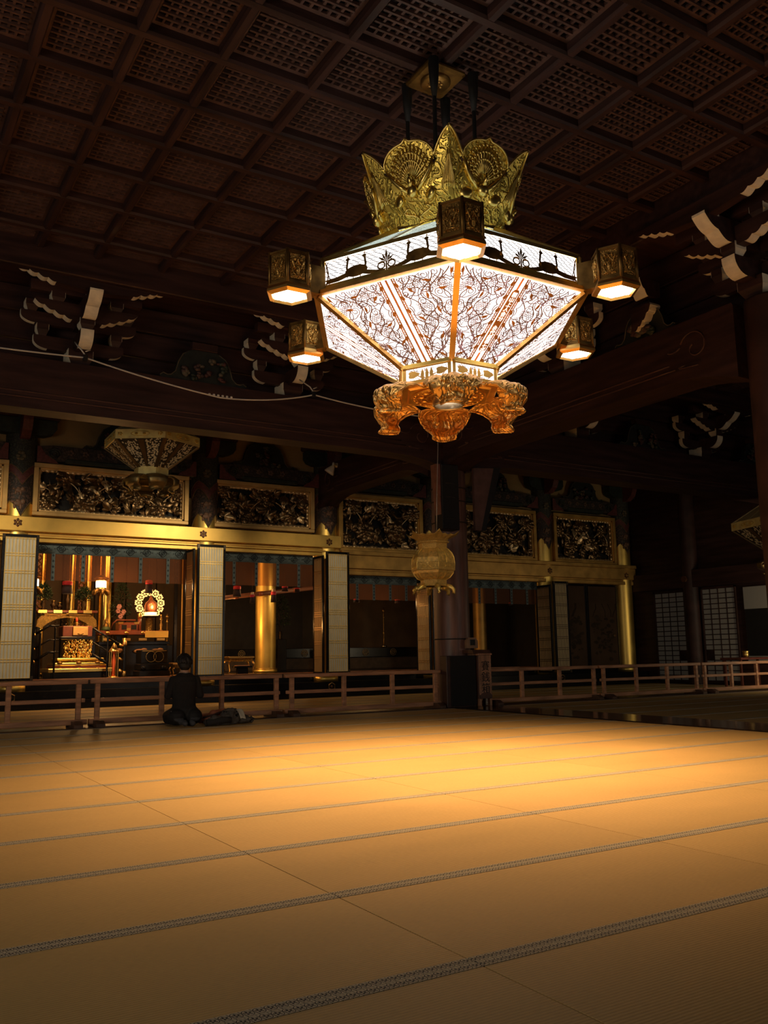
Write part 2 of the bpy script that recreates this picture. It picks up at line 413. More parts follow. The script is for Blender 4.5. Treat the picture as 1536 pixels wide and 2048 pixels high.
# ------------------------------------------------------------------ walls that close the hall
tag(link('wall_right', M().box(19.98, 20.2, 2, 18.9, 0, 7), WOODY), 'dark timber side wall', kind='structure')
tag(link('wall_back', M().box(-8, 26, 25.5, 25.7, 0, 7), mat('back_wall', (.12, .075, .035), .6, var=.25, scale=2)), 'dim back wall of the sanctuary', kind='structure')
up = M(); up.box(-8, 20.2, 18.62, 18.8, 4.87, 7)
tag(link('wall_front', up, PLASTER), 'ochre plaster wall above the sanctuary front', kind='structure')
# sanctuary platform: black steps and floor
st = M(); st.cbox(-8, 19.95, 17.98, 18.5, 0, .17, .01); st.cbox(-8, 19.95, 18.16, 18.6, .17, .34, .01); st.box(-8, 20, 18.72, 25.5, -.1, .52)
tag(link('trim_3', st, LACQ), 'black lacquered steps of the sanctuary platform', kind='structure')
ed = M(); ed.box(-8, 19.95, 18.95, 19.2, .52, .545); 
tag(link('trim_4', ed, mat('step_red', (.25, .1, .05), .5, var=.3)), 'reddish floor board inside the sanctuary front', kind='structure')
tag(link('ceiling', M().box(2.5, 19.9, 19.05, 25.5, 4.5, 4.6), BLACK), 'low dark ceiling inside the sanctuary', kind='structure')
# side screen wall of the sanctuary bay
tag(link('wall_sanctuary', M().box(17.6, 17.75, 19.5, 25.5, .5, 4.5), mat('inner_wall', (.02, .014, .009), .6, var=.3)), 'dark dividing wall inside the sanctuary', kind='structure')

# ------------------------------------------------------------------ great beams
def scroll(m, f, cx, cz, s, sg=1, mi=1, r=.012):
    """carved cloud scroll on the face of a beam; f maps (u,z) to 3-D"""
    pts = [f(cx+sg*s*(1.15-.95*t)*math.cos(2.2*PI*t+.4)*.5, cz+s*(1.15-.95*t)*math.sin(2.2*PI*t+.4)*.5) for t in [i/22 for i in range(23)]]
    m.tube(pts, r, 5, mi)
    m.tube([f(cx+sg*s*(.55+.5*t), cz+s*(.12-.34*t+.3*t*t)) for t in [i/9 for i in range(10)]], r, 5, mi)
    m.tube([f(cx-sg*s*(.1-.75*math.sin(t*2)), cz-s*(.62-.1*t)) for t in [i/9*1.2 for i in range(10)]], r, 5, mi)
def great_beam(name, label, axis, a, b, c0, c1, z0, z1, mt, faces, drop=.2):
    L = b-a; poly = []
    n = 26
    for i in range(n+1):
        t = i/n; u = a+L*t
        e = min(t, 1-t)*L
        z = z0-drop*max(0, 1-e/1.1)**2
        poly.append((u, z))
    poly += [(b, z1-.04), (b-.02, z1), (a+.02, z1), (a, z1-.04)]
    t = thing(name, label, 'beam', ((a+b)/2, (c0+c1)/2, z0) if axis == 'Y' else ((c0+c1)/2, (a+b)/2, z0))
    m = M(); m.prism(poly, c0, c1, axis)
    W('beam_body', m, mt, t)
    for fc, sg in faces:
        g = M()
        fn = (lambda u, z: (u, fc+sg*.004, z)) if axis == 'Y' else (lambda u, z: (fc+sg*.004, u, z))
        for zz, k in ((z0+.16, .95), (z0+.24, 1.05)):
            g.tube([fn(a+k+(L-2*k)*i/12, zz) for i in range(13)], .012, 5)
        scroll(g, fn, a+.62, (z0+z1)/2, .42, 1, 0); scroll(g, fn, b-.62, (z0+z1)/2, .42, -1, 0)
        W('carved_groove', g, mat('carved_line', (.075, .032, .025), .45, var=.3), t)
    return t
great_beam('great_beam', 'huge dark timber beam spanning the hall above the left railing, with the cord slung along it', 'Y', -1.6, 9.42, 13.1, 13.5, 4.52, 5.29, WOODX, ((13.1, -1),))
great_beam('great_beam', 'huge dark timber beam running from the middle pillar toward the right foreground pillar', 'X', 6.72, 13.2, 9.3, 9.85, 4.5, 5.28, WOODY, ((9.3, -1),))
great_beam('great_beam', 'huge dark timber beam over the right side aisle, from the middle pillar to the right wall', 'Y', 9.8, 19.9, 13.1, 13.58, 4.5, 5.32, WOODX, ((13.1, -1),))
great_beam('great_beam', 'short curved tie beam joining the middle pillar to the golden sanctuary front', 'X', 13.8, 18.55, 9.42, 9.85, 4.62, 5.35, WOODY, ((9.42, -1),), drop=.3)
# frieze planks above the beams (behind the brackets) and the cornice under the ceiling
fz = thing('frieze', 'dark plank frieze behind the brackets on the left', 'frieze', (4, 13.45, 5.3))
for k, z in enumerate((5.3, 5.72, 6.14)):
    W('plank', M().cbox(-1.6, 9.3, 13.6-.02*k, 13.68, z, z+.4, .012), WOODX, fz)
fz = thing('frieze', 'dark plank frieze over the right aisle beam', 'frieze', (15, 13.45, 5.32))
for k, z in enumerate((5.32, 5.74, 6.16)):
    W('plank', M().cbox(9.9, 19.9, 13.6-.02*k, 13.68, z, z+.4, .012), WOODX, fz)
fz = thing('frieze', 'dark plank frieze above the beam on the right, running into the depth', 'frieze', (9.6, 10, 5.28))
for k, z in enumerate((5.29, 5.71, 6.14)):
    W('plank', M().cbox(9.8-.02*k, 9.88, 6.8, 13.05, z, z+.41, .012), WOODY, fz)
tag(link('trim_5', M().cbox(-3.2, 8.66, 12.26, 12.42, 6.3, 6.82, .015).cbox(8.64, 8.8, 2, 12.42, 6.3, 6.82, .015).box(-3.2, 9.6, 12.42, 13.7, 6.56, 6.62).box(8.8, 9.9, 2, 12.42, 6.56, 6.62), WOODX), 'cornice beams around the ceiling', kind='structure')
tag(link('trim_6', M().cbox(10.5, 18.8, 12.26, 12.42, 6.3, 6.82, .015).cbox(10.4, 10.56, 5.6, 12.42, 6.3, 6.82, .015).box(9.9, 19.9, 12.42, 13.7, 6.56, 6.62), WOODX), 'cornice beams of the side aisle ceiling', kind='structure')

# ------------------------------------------------------------------ round wooden pillars
def rope(z, x, y, r): 
    m = M(); m.tube([(x+(r+.006)*math.cos(t), y+(r+.006)*math.sin(t), z) for t in [2*PI*i/28 for i in range(28)]], .012, 6, 0, closed=True); return m
def pillar(label, x, y, r, z1=5.27, wire=True, mt=None):
    t = thing('wooden_pillar', label, 'pillar', (x, y, 0))
    W('shaft', M().lathe([(r+.03, 0), (r+.03, .05), (r, .09), (r*1.0, 3), (r*.97, z1)], 40, (x, y, 0)), mt or PILLARWOOD, t)
    if wire:
        for z in (1.2, 3.35, 3.75, 4.0): W('rope', rope(z, x, y, r), mat('dark_rope', (.035, .025, .02), .8), t)
    return t
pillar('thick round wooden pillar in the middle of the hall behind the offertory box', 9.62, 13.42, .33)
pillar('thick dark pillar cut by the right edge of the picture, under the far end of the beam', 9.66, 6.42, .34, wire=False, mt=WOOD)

# ------------------------------------------------------------------ bracket clusters with white-painted ends
def hijiki(m, L, h, w, axis, c, z, cut=.2):
    """bracket arm with quarter-round white undersides at both ends, half length L"""
    P = [(-L, z+h), (-L, z+h*.62)]+[(-L+cut*(1-math.cos(a)), z+h*.62-h*.62*math.sin(a)) for a in [PI/2*i/6 for i in range(1, 7)]]
    P += [(-p[0], p[1]) for p in reversed(P)]
    n = len(P); ms = [0]*n
    for i in range(0, 8): ms[i] = 1
    for i in range(n-9, n-1): ms[i] = 1
    ms[0] = ms[n-2] = 1; ms[7] = 0; ms[n-9] = 0
    m.prism([(p[0]+(c[0] if axis == 'Y' else c[1]), p[1]) for p in P], (c[1] if axis == 'Y' else c[0])-w/2, (c[1] if axis == 'Y' else c[0])+w/2, axis, 0, ms)
def cloud_arm(m, L, h, w, x0, y, z, sg, st=None):
    """arm end carved as a cloud: scalloped white underside curling up at the tip (runs along X)"""
    P = [(0, z+h), (0, z)]; ms = [0, 0]
    n = 4
    for k in range(n):
        for i in range(1, 6):
            t = (k+i/5)/n; t = t if st is None else st+(1-st)*t
            base = z+h*.95*t**1.5
            P.append((sg*L*(.12+.88*t), base-.028*math.sin(PI*i/5))); ms.append(1)
    P.append((sg*L*.97, z+h*1.05)); ms[-1] = 1; ms.append(0)
    P = [(x0+p[0], p[1]) for p in P]
    if sg < 0: P = P[::-1]; ms = ms[:-1][::-1]+[0]
    m.prism(P, y-w/2, y+w/2, 'Y', 0, ms)
def nose(m, y0, y1, h, w, x, z, lobes):
    """forward arm (along -Y): white scalloped or quarter-round underside"""
    P = [(y0, z+h), (y0, z)]; ms = [0, 0]
    if lobes == 1:
        R = min(abs(y1-y0)*.8, h*.95)
        for i in range(0, 9):
            a = PI/2*i/8; P.append((y1+R*(1-math.sin(a)), z+h*.92*(1-math.cos(a)))); ms.append(1)
    else:
        for k in range(2):
            for i in range(0 if k == 0 else 1, 7):
                t = (k+i/6)/2; q = y0+(y1-y0)*(.58+.42*t)
                P.append((q, z+h*.9*t**1.3-.03*math.sin(PI*i/6))); ms.append(1)
    P.append((y1, z+h)); ms.append(0)
    m.prism(P, x-w/2, x+w/2, 'X', 0, ms)
def masu(m, x, y, z, s=.17, h=.17):
    """bearing block: square top, lower half flared inward and painted white"""
    a = s/2; b = s*.32
    m.box(x-a, x+a, y-a, y+a, z+h*.5, z+h)
    v = [(x-b, y-b, z), (x+b, y-b, z), (x+b, y+b, z), (x-b, y+b, z), (x-a, y-a, z+h*.5), (x+a, y-a, z+h*.5), (x+a, y+a, z+h*.5), (x-a, y+a, z+h*.5)]
    m.add(v, [(0, 3, 2, 1), (0, 1, 5, 4), (2, 3, 7, 6)], 0); m.add(v, [(1, 2, 6, 5), (3, 0, 4, 7)], 1)
    for xx in (x-a, x+a): m.box(xx-.002, xx+.002, y-a, y+a, z+h*.5, z+h, 1)
def bracket_parts():
    """one cluster, origin on the beam top, projecting toward -Y"""
    out = []
    A = [WOODX, WHITE]
    m = M(); masu(m, 0, -.05, 0, .36, .24); out.append(('bearing_block', m))
    m = M(); hijiki(m, .66, .2, .1, 'Y', (0, -.05), .22); out.append(('bracket_arm', m))
    m = M(); nose(m, .1, -.62, .24, .19, 0, .2, 1); out.append(('bracket_arm', m))
    for x in (-.54, .54):
        m = M(); masu(m, x, -.05, .42); out.append(('bearing_block', m))
    m = M(); masu(m, 0, -.5, .44, .21, .17); out.append(('bearing_block', m))
    m = M(); cloud_arm(m, .74, .24, .15, 0, -.5, .56, -1, .15); cloud_arm(m, .74, .24, .15, 0, -.5, .56, 1, .15); out.append(('bracket_arm', m))
    m = M(); hijiki(m, .85, .18, .09, 'Y', (0, -.05), .6); out.append(('bracket_arm', m))
    m = M(); nose(m, 0, -1.12, .3, .19, 0, .58, 2); out.append(('bracket_arm', m))
    for x, y in ((-.7, -.05), (.7, -.05), (-.42, -.5), (.42, -.5), (0, -.95)):
        m = M(); masu(m, x, y, .78, .19, .16); out.append(('bearing_block', m))
    m = M(); cloud_arm(m, 1.05, .24, .14, 0, -.98, .84, -1, .42); cloud_arm(m, 1.05, .24, .14, 0, -.98, .84, 1, .42); out.append(('bracket_arm', m))
    m = M(); m.box(-.8, .8, -.57, -.43, .93, 1.08); out.append(('purlin', m))
    return [(n, x.mesh(n)) for n, x in out]
BP = bracket_parts()
for _, me in BP: me.materials.append(WOODX); me.materials.append(WHITE)
def brackets(label, loc, rz):
    t = thing('bracket_cluster', label, 'bracket', loc, rz, 'white-tipped bracket clusters under the ceiling')
    for n, me in BP: link(n, me, None, t)
for lab, x in (('leftmost bracket cluster with white-painted ends on the left beam', 2.74), ('bracket cluster with white-painted ends partly hidden behind the left corner lamps of the big lantern', 6.25)):
    brackets(lab, (x, 13.4, 5.295), 0)
for lab, y in (('large near bracket cluster with white ends at the upper right, above the edge pillar', 6.5), ('bracket cluster with white ends beside the lower right corner lamp', 10.05)):
    brackets(lab, (9.6, y, 5.29), -PI/2)
for lab, x in (('bracket cluster with pale ends on the aisle beam just right of the lantern', 12.95), ('pale-ended bracket cluster on the aisle beam nearest the right edge pillar', 16.85)):
    brackets(lab, (x, 13.4, 5.33), 0)

# ------------------------------------------------------------------ frog-leg struts with painted carvings
def frogleg(label, loc, rz, W_=.72, H_=.58, mts=None, group=None, bold=True):
    t = thing('frogleg_strut', label, 'carving', loc, rz, group)
    P = [(-1, 0), (-1, .06), (-.93, .13), (-.84, .09), (-.76, .1), (-.66, .22), (-.6, .5), (-.5, .74), (-.34, .86), (-.3, .9), (.3, .9), (.34, .86), (.5, .74), (.6, .5), (.66, .22), (.76, .1), (.84, .09), (.93, .13), (1, .06), (1, 0)]
    link('strut_board', M().prism([(p[0]*W_, p[1]*H_) for p in P], -.06, .05, 'Y'), mat('strut_green', (.011, .014, .011), .6, var=.5, scale=14), t)
    link('top_block', M().cbox(-.3*W_, .3*W_, -.1, .05, .9*H_, H_*1.12, .01), WOODX, t)
    rim = M(); rim.tube([(p[0]*W_, -.066, p[1]*H_) for p in P[1:9]], .009, 5); rim.tube([(p[0]*W_, -.066, p[1]*H_) for p in P[11:19]], .009, 5)
    link('pale_rim', rim, mat('rim_pale', (.08, .065, .042), .7), t)
    rnd = random.Random(int(loc[0]*100)); cols = [mat('carve_red', (.06, .018, .015), .6, var=.3), mat('carve_pale', (.1, .08, .052), .7, var=.2), mat('carve_green', (.02, .03, .02), .6, var=.3), mat('carve_rose', (.06, .03, .023), .6, var=.3)]
    for k in range(15):
        x = rnd.uniform(-.5, .5)*W_; z = rnd.uniform(.1, .75)*H_*(1-abs(x/W_)*.6)
        g = M(); n = rnd.randint(3, 5)
        for i in range(n): 
            a = rnd.uniform(0, 6.3); g.ball((x+.03*math.cos(a), -.09-rnd.uniform(0, .03), z+.03*math.sin(a)), (rnd.uniform(.025, .06), .03, rnd.uniform(.02, .045)), 8)
        link('carved_figure', g, cols[k % 4], t)
    return t
frogleg('painted frog-leg strut with carved figures on the left great beam', (4.66, 13.2, 5.3), 0)
frogleg('dim painted frog-leg strut on the right aisle beam', (14.7, 13.2, 5.32), 0)
frogleg('dim frog-leg strut at the far right of the aisle beam, beside the edge pillar', (18.55, 13.2, 5.32), 0, .6)
t = frogleg('frog-leg strut with a pale cloud carving on the right beam', (9.4, 8.2, 5.29), -PI/2, .55, .45)
m = M(); nose(m, .05, -.34, .24, .22, .12, .52, 2); link('cloud_nose', m, [WOODX, WHITE], t)
m = M(); cloud_arm(m, .36, .3, .2, -.1, -.1, .1, 1); link('cloud_carving', m, [WOODX, WHITE], t)
# ------------------------------------------------------------------ sanctuary front: gilded pillars
FY = 18.6
PX = [2.79, 6.65, 9.68, 12.75, 16.5, 19.55]
WRAPA = relief_mat('painted_wrap_green', (.055, .055, .035), .6, 0, 16, .004, col2=(.015, .016, .014))
WRAPB = mat('painted_wrap_red', (.11, .028, .025), .6, var=.4, scale=20)
WRAPC = relief_mat('painted_wrap_maroon', (.085, .045, .033), .6, 0, 13, .004, col2=(.018, .015, .014))
WRAPG = mat('painted_wrap_gold', (.16, .1, .045), .55, .3)
def wrap_shell(x, y, r, z1, zlo, zpt):
    """painted cloth-like sleeve with a pointed lower edge toward the front and the sides"""
    m = M(); n = 64
    v = []
    for i in range(n):
        a = 2*PI*i/n; k = abs(((a+PI/2) % (PI/2))/(PI/2)-.5)*2      # points at the four quarters
        z = zlo-(zlo-zpt)*k**1.4
        for q in (z1, z): v.append((x+r*math.cos(a), y+r*math.sin(a), q))
    m.add(v, [(2*i, 2*i+1, (2*i+3) % (2*n), (2*i+2) % (2*n)) for i in range(n)], 0, True)
    return m
POS = ['at the left edge beside the altar', 'between the first two openings', 'at the right end of the upper lintel', 'behind the middle wooden pillar', 'with the pair of lattice doors at the right', 'at the far right corner of the sanctuary front']
for i, x in enumerate(PX):
    t = thing('gilded_pillar', 'round gilded pillar with painted upper sleeve '+POS[i], 'pillar', (x, FY, .34))
    r = .27
    W('shaft', M().lathe([(r+.015, .34), (r+.015, .44), (r, .45), (r, 6)], 40, (x, FY, 0)), GOLDP, t)
    c = W('painted_sleeve', wrap_shell(x, FY, r+.012, 6, 4.05, 3.74), WRAPC, t)
    W('painted_sleeve', wrap_shell(x, FY, r+.02, 6, 4.62, 4.36), WRAPB, t)
    W('painted_sleeve', wrap_shell(x, FY, r+.028, 6, 4.78, 4.58), WRAPA, t)
    rim = M()
    for (zl, zp, rr) in ((4.05, 3.74, r+.014), (4.62, 4.36, r+.022), (4.78, 4.58, r+.03)):
        pts = []
        for q in range(64):
            a = 2*PI*q/64; k = abs(((a+PI/2) % (PI/2))/(PI/2)-.5)*2
            pts.append((x+rr*math.cos(a), FY+rr*math.sin(a), zl-(zl-zp)*k**1.4))
        rim.tube(pts, .009, 5, closed=True)
    W('sleeve_rim', rim, WRAPG, t)
    lion = mat('lion_rose', (.17, .09, .055), .6, var=.35, scale=22)
    for (zc, sc) in ((4.25, .9), (3.99, 1.1)):
        g = M()
        for (du, dz, ru, rz) in ((0, 0, .085, .05), (.075, .035, .045, .045), (-.06, -.05, .025, .05), (.04, -.055, .025, .05), (-.09, .03, .05, .02), (.0, .05, .05, .03)):
            a = -PI/2-.18+du*sc/r
            g.ball((x+(r+.012)*math.cos(a), FY+(r+.012)*math.sin(a), zc+dz*sc), (ru*sc, .018, rz*sc), 8)
        W('lion_medallion', g, lion, t)
    fl = M(); a = -PI/2-.15
    for q in range(6): fl.ball((x+(r+.03)*math.cos(a+.2*math.cos(q)), FY+(r+.03)*math.sin(a), 4.95+.07*math.sin(q*1.05)), (.05, .015, .04), 7)
    W('flower_medallion', fl, mat('medallion_olive', (.1, .075, .04), .6, var=.4, scale=20), t)

# ------------------------------------------------------------------ lintels
def lintel(label, x0, x1, y, zs):
    """zs: (z_top, z_bottom, y offset) for each moulding"""
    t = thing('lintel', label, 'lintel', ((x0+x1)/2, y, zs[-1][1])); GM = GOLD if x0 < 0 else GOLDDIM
    for k, (a, b, dy) in enumerate(zs):
        W('lintel_beam' if k == 0 else 'moulding', M().cbox(x0+(.0 if k == 0 else .0), x1, y+dy, 19.05, b, a, .008), GM, t)
    return t
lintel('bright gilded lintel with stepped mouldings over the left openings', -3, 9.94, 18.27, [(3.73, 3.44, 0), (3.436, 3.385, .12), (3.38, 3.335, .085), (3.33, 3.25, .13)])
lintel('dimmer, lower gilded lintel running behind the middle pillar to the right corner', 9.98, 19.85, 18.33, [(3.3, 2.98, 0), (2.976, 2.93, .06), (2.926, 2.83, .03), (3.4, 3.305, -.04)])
def rokuyo(x, z, y):
    m = M(); 
    hexp = [(.075*math.cos(PI/2+PI*k/3), .075*math.sin(PI/2+PI*k/3)) for k in range(6)]
    m.prism(hexp, -.014, 0, 'Y', 0)
    for k in range(6):
        a = PI/2+PI*k/3; m.ball((.068*math.cos(a), -.012, .068*math.sin(a)), (.02, .012, .02), 6)
    o = thing('nail_cover', '', 'ornament', (x, y, z), 0)
    link('hexagonal_plate', m, mat('ornament_dark', (.12, .05, .025), .45, .5), o)
    g = M(); g.ball((0, -.02, 0), (.022, .025, .022), 8)
    for k in range(6):
        a = PI*k/3; g.ball((.045*math.cos(a), -.015, .045*math.sin(a)), (.011, .008, .011), 6)
    link('gilt_studs', g, BRASS, o)
    return o
for lab, x, z, y in (('dark hexagonal ornament on the bright lintel at the far left', 2.74, 3.6, 18.27), ('dark hexagonal ornament on the bright lintel above the second pair of lattice doors', 6.52, 3.585, 18.27), ('dark hexagonal ornament near the right end of the bright lintel', 9.61, 3.57, 18.27), ('dim hexagonal ornament on the low lintel above the right lattice doors', 16.5, 3.14, 18.33), ('dim hexagonal ornament on the low lintel at the right corner pillar', 19.45, 3.1, 18.33)):
    rokuyo(x, z, y)['label'] = lab
for lab, x in (('hexagonal ring ornament on the black step behind the far left railing', 2.72), ('hexagonal ring ornament on the black step under the third pair of lattice doors', 9.5), ('hexagonal ring ornament on the black step under the tan lattice doors', 16.45)):
    o = thing('step_ornament', lab, 'ornament', (x, 17.97, .24)); g = M(); g.tube([(.085*math.cos(PI/2+PI*k/3), -.008, .085*math.sin(PI/2+PI*k/3)) for k in range(6)], .012, 5, closed=True); link('hexagonal_ring', g, mat('ring_bronze', (.4, .25, .1), .45, .6), o)
    link('boss', M().ball((0, 0, 0), (.03, .02, .03), 8), mat('ornament_dark', (0, 0, 0)), o)

# ------------------------------------------------------------------ carved peony transoms
def flower_mesh(seed):
    rnd = random.Random(seed); m = M()
    for ring, (n, r, tilt, ln) in enumerate(((8, .04, .35, .085), (7, .03, .75, .07), (5, .015, 1.1, .055), (3, .006, 1.4, .04))):
        for k in range(n):
            a = 2*PI*(k+.5*(ring % 2))/n+rnd.uniform(-.15, .15)
            T = Matrix.Rotation(a, 4, 'Y') @ Matrix.Translation((r, -.01-.014*ring, 0)) @ Matrix.Rotation(tilt+rnd.uniform(-.1, .1), 4, 'Z')
            w = ln*.62
            m.grid(lambda u, v: (ln*v, -.03*math.sin(PI*v*.6)+.02*(2*u-1)**2, w*(2*u-1)*math.sin(PI*(.12+.78*v))*.9), 4, 4, 0, True, T)
    m.ball((0, -.05, 0), .018, 8)
    return m
def leaf_mesh(seed):
    rnd = random.Random(seed); m = M()
    for (a, L, wd) in ((0, .21, .06), (.75, .14, .045), (-.75, .14, .045)):
        T = Matrix.Rotation(a+rnd.uniform(-.1, .1), 4, 'Y')
        bend = rnd.uniform(-.04, .05)
        m.grid(lambda u, v: (L*v, -.012-bend*math.sin(PI*v)+.035*abs(2*u-1)*math.sin(PI*v)-.03*v, wd*(2*u-1)*math.sin(PI*min(1, v*1.02))**.7), 4, 6, 0, True, T)
    m.tube([(-.1, .01, .01), (-.05, 0, 0), (.12, -.012, 0)], [.007, .007, .004], 5)
    return m
FLW = [flower_mesh(k).mesh('peony_flower') for k in range(2)]
LEAF = [leaf_mesh(k).mesh('peony_leaf') for k in range(3)]
for me in FLW: me.materials.append(CARVE)
LEAF_B = [me.copy() for me in LEAF]
for me in LEAF: me.materials.append(CARVE)
for me in LEAF_B: me.materials.append(CARVE2)
def transom(label, x0, x1, z0, z1, seed, frame=True, flowers=None, fm=FRAMEG):
    y = 18.4; t = thing('carved_transom', label, 'carving', ((x0+x1)/2, y, z0), 0)
    e = .095
    fr = M()
    fr.cbox(x0, x1, y, 18.62, z1-e, z1, .008); fr.cbox(x0, x1, y, 18.62, z0, z0+e*.8, .008)
    fr.cbox(x0, x0+e, y+.001, 18.62, z0+e*.8, z1-e, .006); fr.cbox(x1-e, x1, y+.001, 18.62, z0+e*.8, z1-e, .006)
    W('frame', fr, fm, t)
    e2 = e+.035
    fr2 = M(); fr2.cbox(x0+e, x1-e, y+.05, 18.62, z1-e2, z1-e, .004); fr2.cbox(x0+e, x1-e, y+.05, 18.62, z0+e*.8, z0+e2*.9, .004); fr2.cbox(x0+e, x0+e2, y+.05, 18.62, z0+e*.8, z1-e, .004); fr2.cbox(x1-e2, x1-e, y+.05, 18.62, z0+e*.8, z1-e, .004)
    W('inner_moulding', fr2, fm, t)
    W('backing', M().box(x0+e, x1-e, 18.66, 18.7, z0, z1), BLACK, t)
    rnd = random.Random(seed); a0, a1, b0, b1 = x0+e2+.1, x1-e2-.1, z0+e2+.08, z1-e2-.08
    rx, rz, ry = (x0+x1)/2, z0, y
    def rel(px, py, pz): return (px-rx, py-ry, pz-rz)
    # scalloped rock border along the frame
    sc = M()
    n = int((x1-x0)/.11)
    for k in range(n):
        x = x0+e2+(x1-x0-2*e2)*(k+.5)/n
        sc.ball((x, 18.53, z1-e2), (.07, .04, .03+.02*rnd.random()), 7); sc.ball((x, 18.5, z0+e2*.9), (.08, .05, .03+.035*rnd.random()), 7)
    for k in range(9):
        z = z0+e2+(z1-z0-2*e2)*(k+.5)/9
        sc.ball((x0+e2, 18.53, z), (.03+.02*rnd.random(), .04, .06), 7); sc.ball((x1-e2, 18.53, z), (.03+.02*rnd.random(), .04, .06), 7)
    W('scalloped_border', sc, CARVE2, t)
    st = M(); F = flowers
    for k in range(len(F)-1):
        p, q = F[k], F[k+1]
        P = lambda f: (x0+(x1-x0)*f[0], z0+(z1-z0)*f[1])
        p, q = P(p), P(q)
        st.tube([(p[0]+(q[0]-p[0])*i/8, 18.5+.03*math.sin(i), p[1]+(q[1]-p[1])*i/8+.09*math.sin(PI*i/8)) for i in range(9)], .012, 5)
    W('stem', st, CARVE2, t)
    for k, (u, v, s) in enumerate(F):
        link('peony_flower', FLW[k % 2], None, t, rel(x0+(x1-x0)*u, 18.5, z0+(z1-z0)*v), (rnd.uniform(-.3, .5), rnd.uniform(0, 6), rnd.uniform(-.3, .2)), s*1.75)
    n = int((x1-x0)*36)
    for k in range(n):
        u = (k+.5)/n+rnd.uniform(-.05, .05); x = a0+(a1-a0)*min(max(u, 0), 1); z = rnd.uniform(b0, b1)
        near = min(math.hypot(x-(x0+(x1-x0)*f[0]), z-(z0+(z1-z0)*f[1])) for f in F)
        yy = 18.57 if near < .2 or k % 3 else 18.49+rnd.uniform(-.03, .03)
        bright = rnd.random() < .2 and near > .16 and yy < 18.56
        link('peony_leaf', (LEAF_B if bright else LEAF)[k % 3], None, t, rel(x, yy, z), (rnd.uniform(-.5, .5), rnd.uniform(0, 6.3), rnd.uniform(-.5, .5)), rnd.uniform(.8, 1.2))
transom('widest carved peony transom in a bright gilt frame, under the unlit hanging lantern', 3.02, 6.23, 3.79, 4.86, 1, flowers=[(.09, .25, .8), (.19, .74, 1), (.32, .3, 1.15), (.55, .75, 1), (.66, .42, .6), (.8, .3, .9), (.93, .62, .8)])
transom('gilt-framed carved peony transom between the second and third golden pillars', 6.75, 9.3, 3.79, 4.86, 2, flowers=[(.12, .8, .8), (.19, .55, .9), (.35, .3, 1.05), (.53, .68, 1), (.76, .32, 1.05), (.88, .7, .9)])
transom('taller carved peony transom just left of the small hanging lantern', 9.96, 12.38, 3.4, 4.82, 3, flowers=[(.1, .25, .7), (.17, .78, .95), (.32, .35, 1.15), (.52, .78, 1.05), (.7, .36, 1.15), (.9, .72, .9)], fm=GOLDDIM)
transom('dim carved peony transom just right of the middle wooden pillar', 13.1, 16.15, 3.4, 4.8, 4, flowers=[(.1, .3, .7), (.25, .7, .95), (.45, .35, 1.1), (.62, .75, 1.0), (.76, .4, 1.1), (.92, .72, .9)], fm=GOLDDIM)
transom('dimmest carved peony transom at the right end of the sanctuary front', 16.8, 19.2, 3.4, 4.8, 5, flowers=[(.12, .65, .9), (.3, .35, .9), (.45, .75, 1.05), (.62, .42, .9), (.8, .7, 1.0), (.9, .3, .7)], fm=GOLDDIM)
transom('carved peony transom cut by the left edge of the picture', -.4, 2.55, 3.79, 4.86, 6, flowers=[(.2, .65, .9), (.5, .35, 1), (.8, .7, 1.0)])

# painted beams above the transoms, with swirls, and their carved struts
PBEAM = relief_mat('painted_beam', (.055, .036, .027), .65, 0, 11, .004, col2=(.018, .014, .013))
for k, (a, b) in enumerate(zip([-.6]+PX, PX)):
    t = thing('painted_beam', ['painted curved beam with swirl ends cut by the left edge, above the carving', 'painted curved beam with swirl ends above the widest carved transom', 'painted curved beam with swirl ends above the second carved transom', 'shadowed painted beam behind the short tie beam', 'dim painted beam right of the middle pillar', 'dim painted beam above the last carved transom'][k], 'beam', ((a+b)/2, 18.42, 4.86))
    x0, x1 = a+.27, b-.27; n = 20
    P = [(x0+(x1-x0)*i/n, 4.87+.05*(1-(2*i/n-1)**8)) for i in range(n+1)]+[(x1, 5.2), (x1-.3, 5.24), (x0+.3, 5.24), (x0, 5.2)]
    W('beam_body', M().prism(P, 18.4, 18.62, 'Y'), PBEAM, t)
    W('green_soffit', M().cbox(x0+.55, x1-.55, 18.38, 18.6, 4.885, 4.99, .02), mat('soffit_green', (.02, .027, .02), .6, var=.4, scale=14), t)
    for sg, xx in ((1, x0), (-1, x1)):
        g = M(); g.tube([(xx+sg*(.33+(.13-.11*q/20)*math.cos(q*.75)), 18.39, 5.06+(.13-.11*q/20)*math.sin(q*.75)) for q in range(21)], .016, 5)
        W('swirl', g, mat('swirl_green', (.028, .035, .026), .6, var=.3), t)
        g = M(); g.prism([(xx, 4.87), (xx+sg*.42, 4.87), (xx+sg*.3, 4.97), (xx+sg*.16, 5.04), (xx+sg*.06, 5.2), (xx, 5.2)], 18.385, 18.41, 'Y')
        W('red_corner', g, WRAPB, t)
    for q in range(int((x1-x0-1)/.3)):
        g = M(); cx = x0+.65+q*.3
        for s5 in range(5): g.ball((cx+.045*math.cos(s5*1.257), 18.395, 5.12+.04*math.sin(s5*1.257)), (.035, .012, .03), 6)
        W('painted_flower', g, mat('beam_flower', (.1, .058, .04), .65, var=.4, scale=12), t)
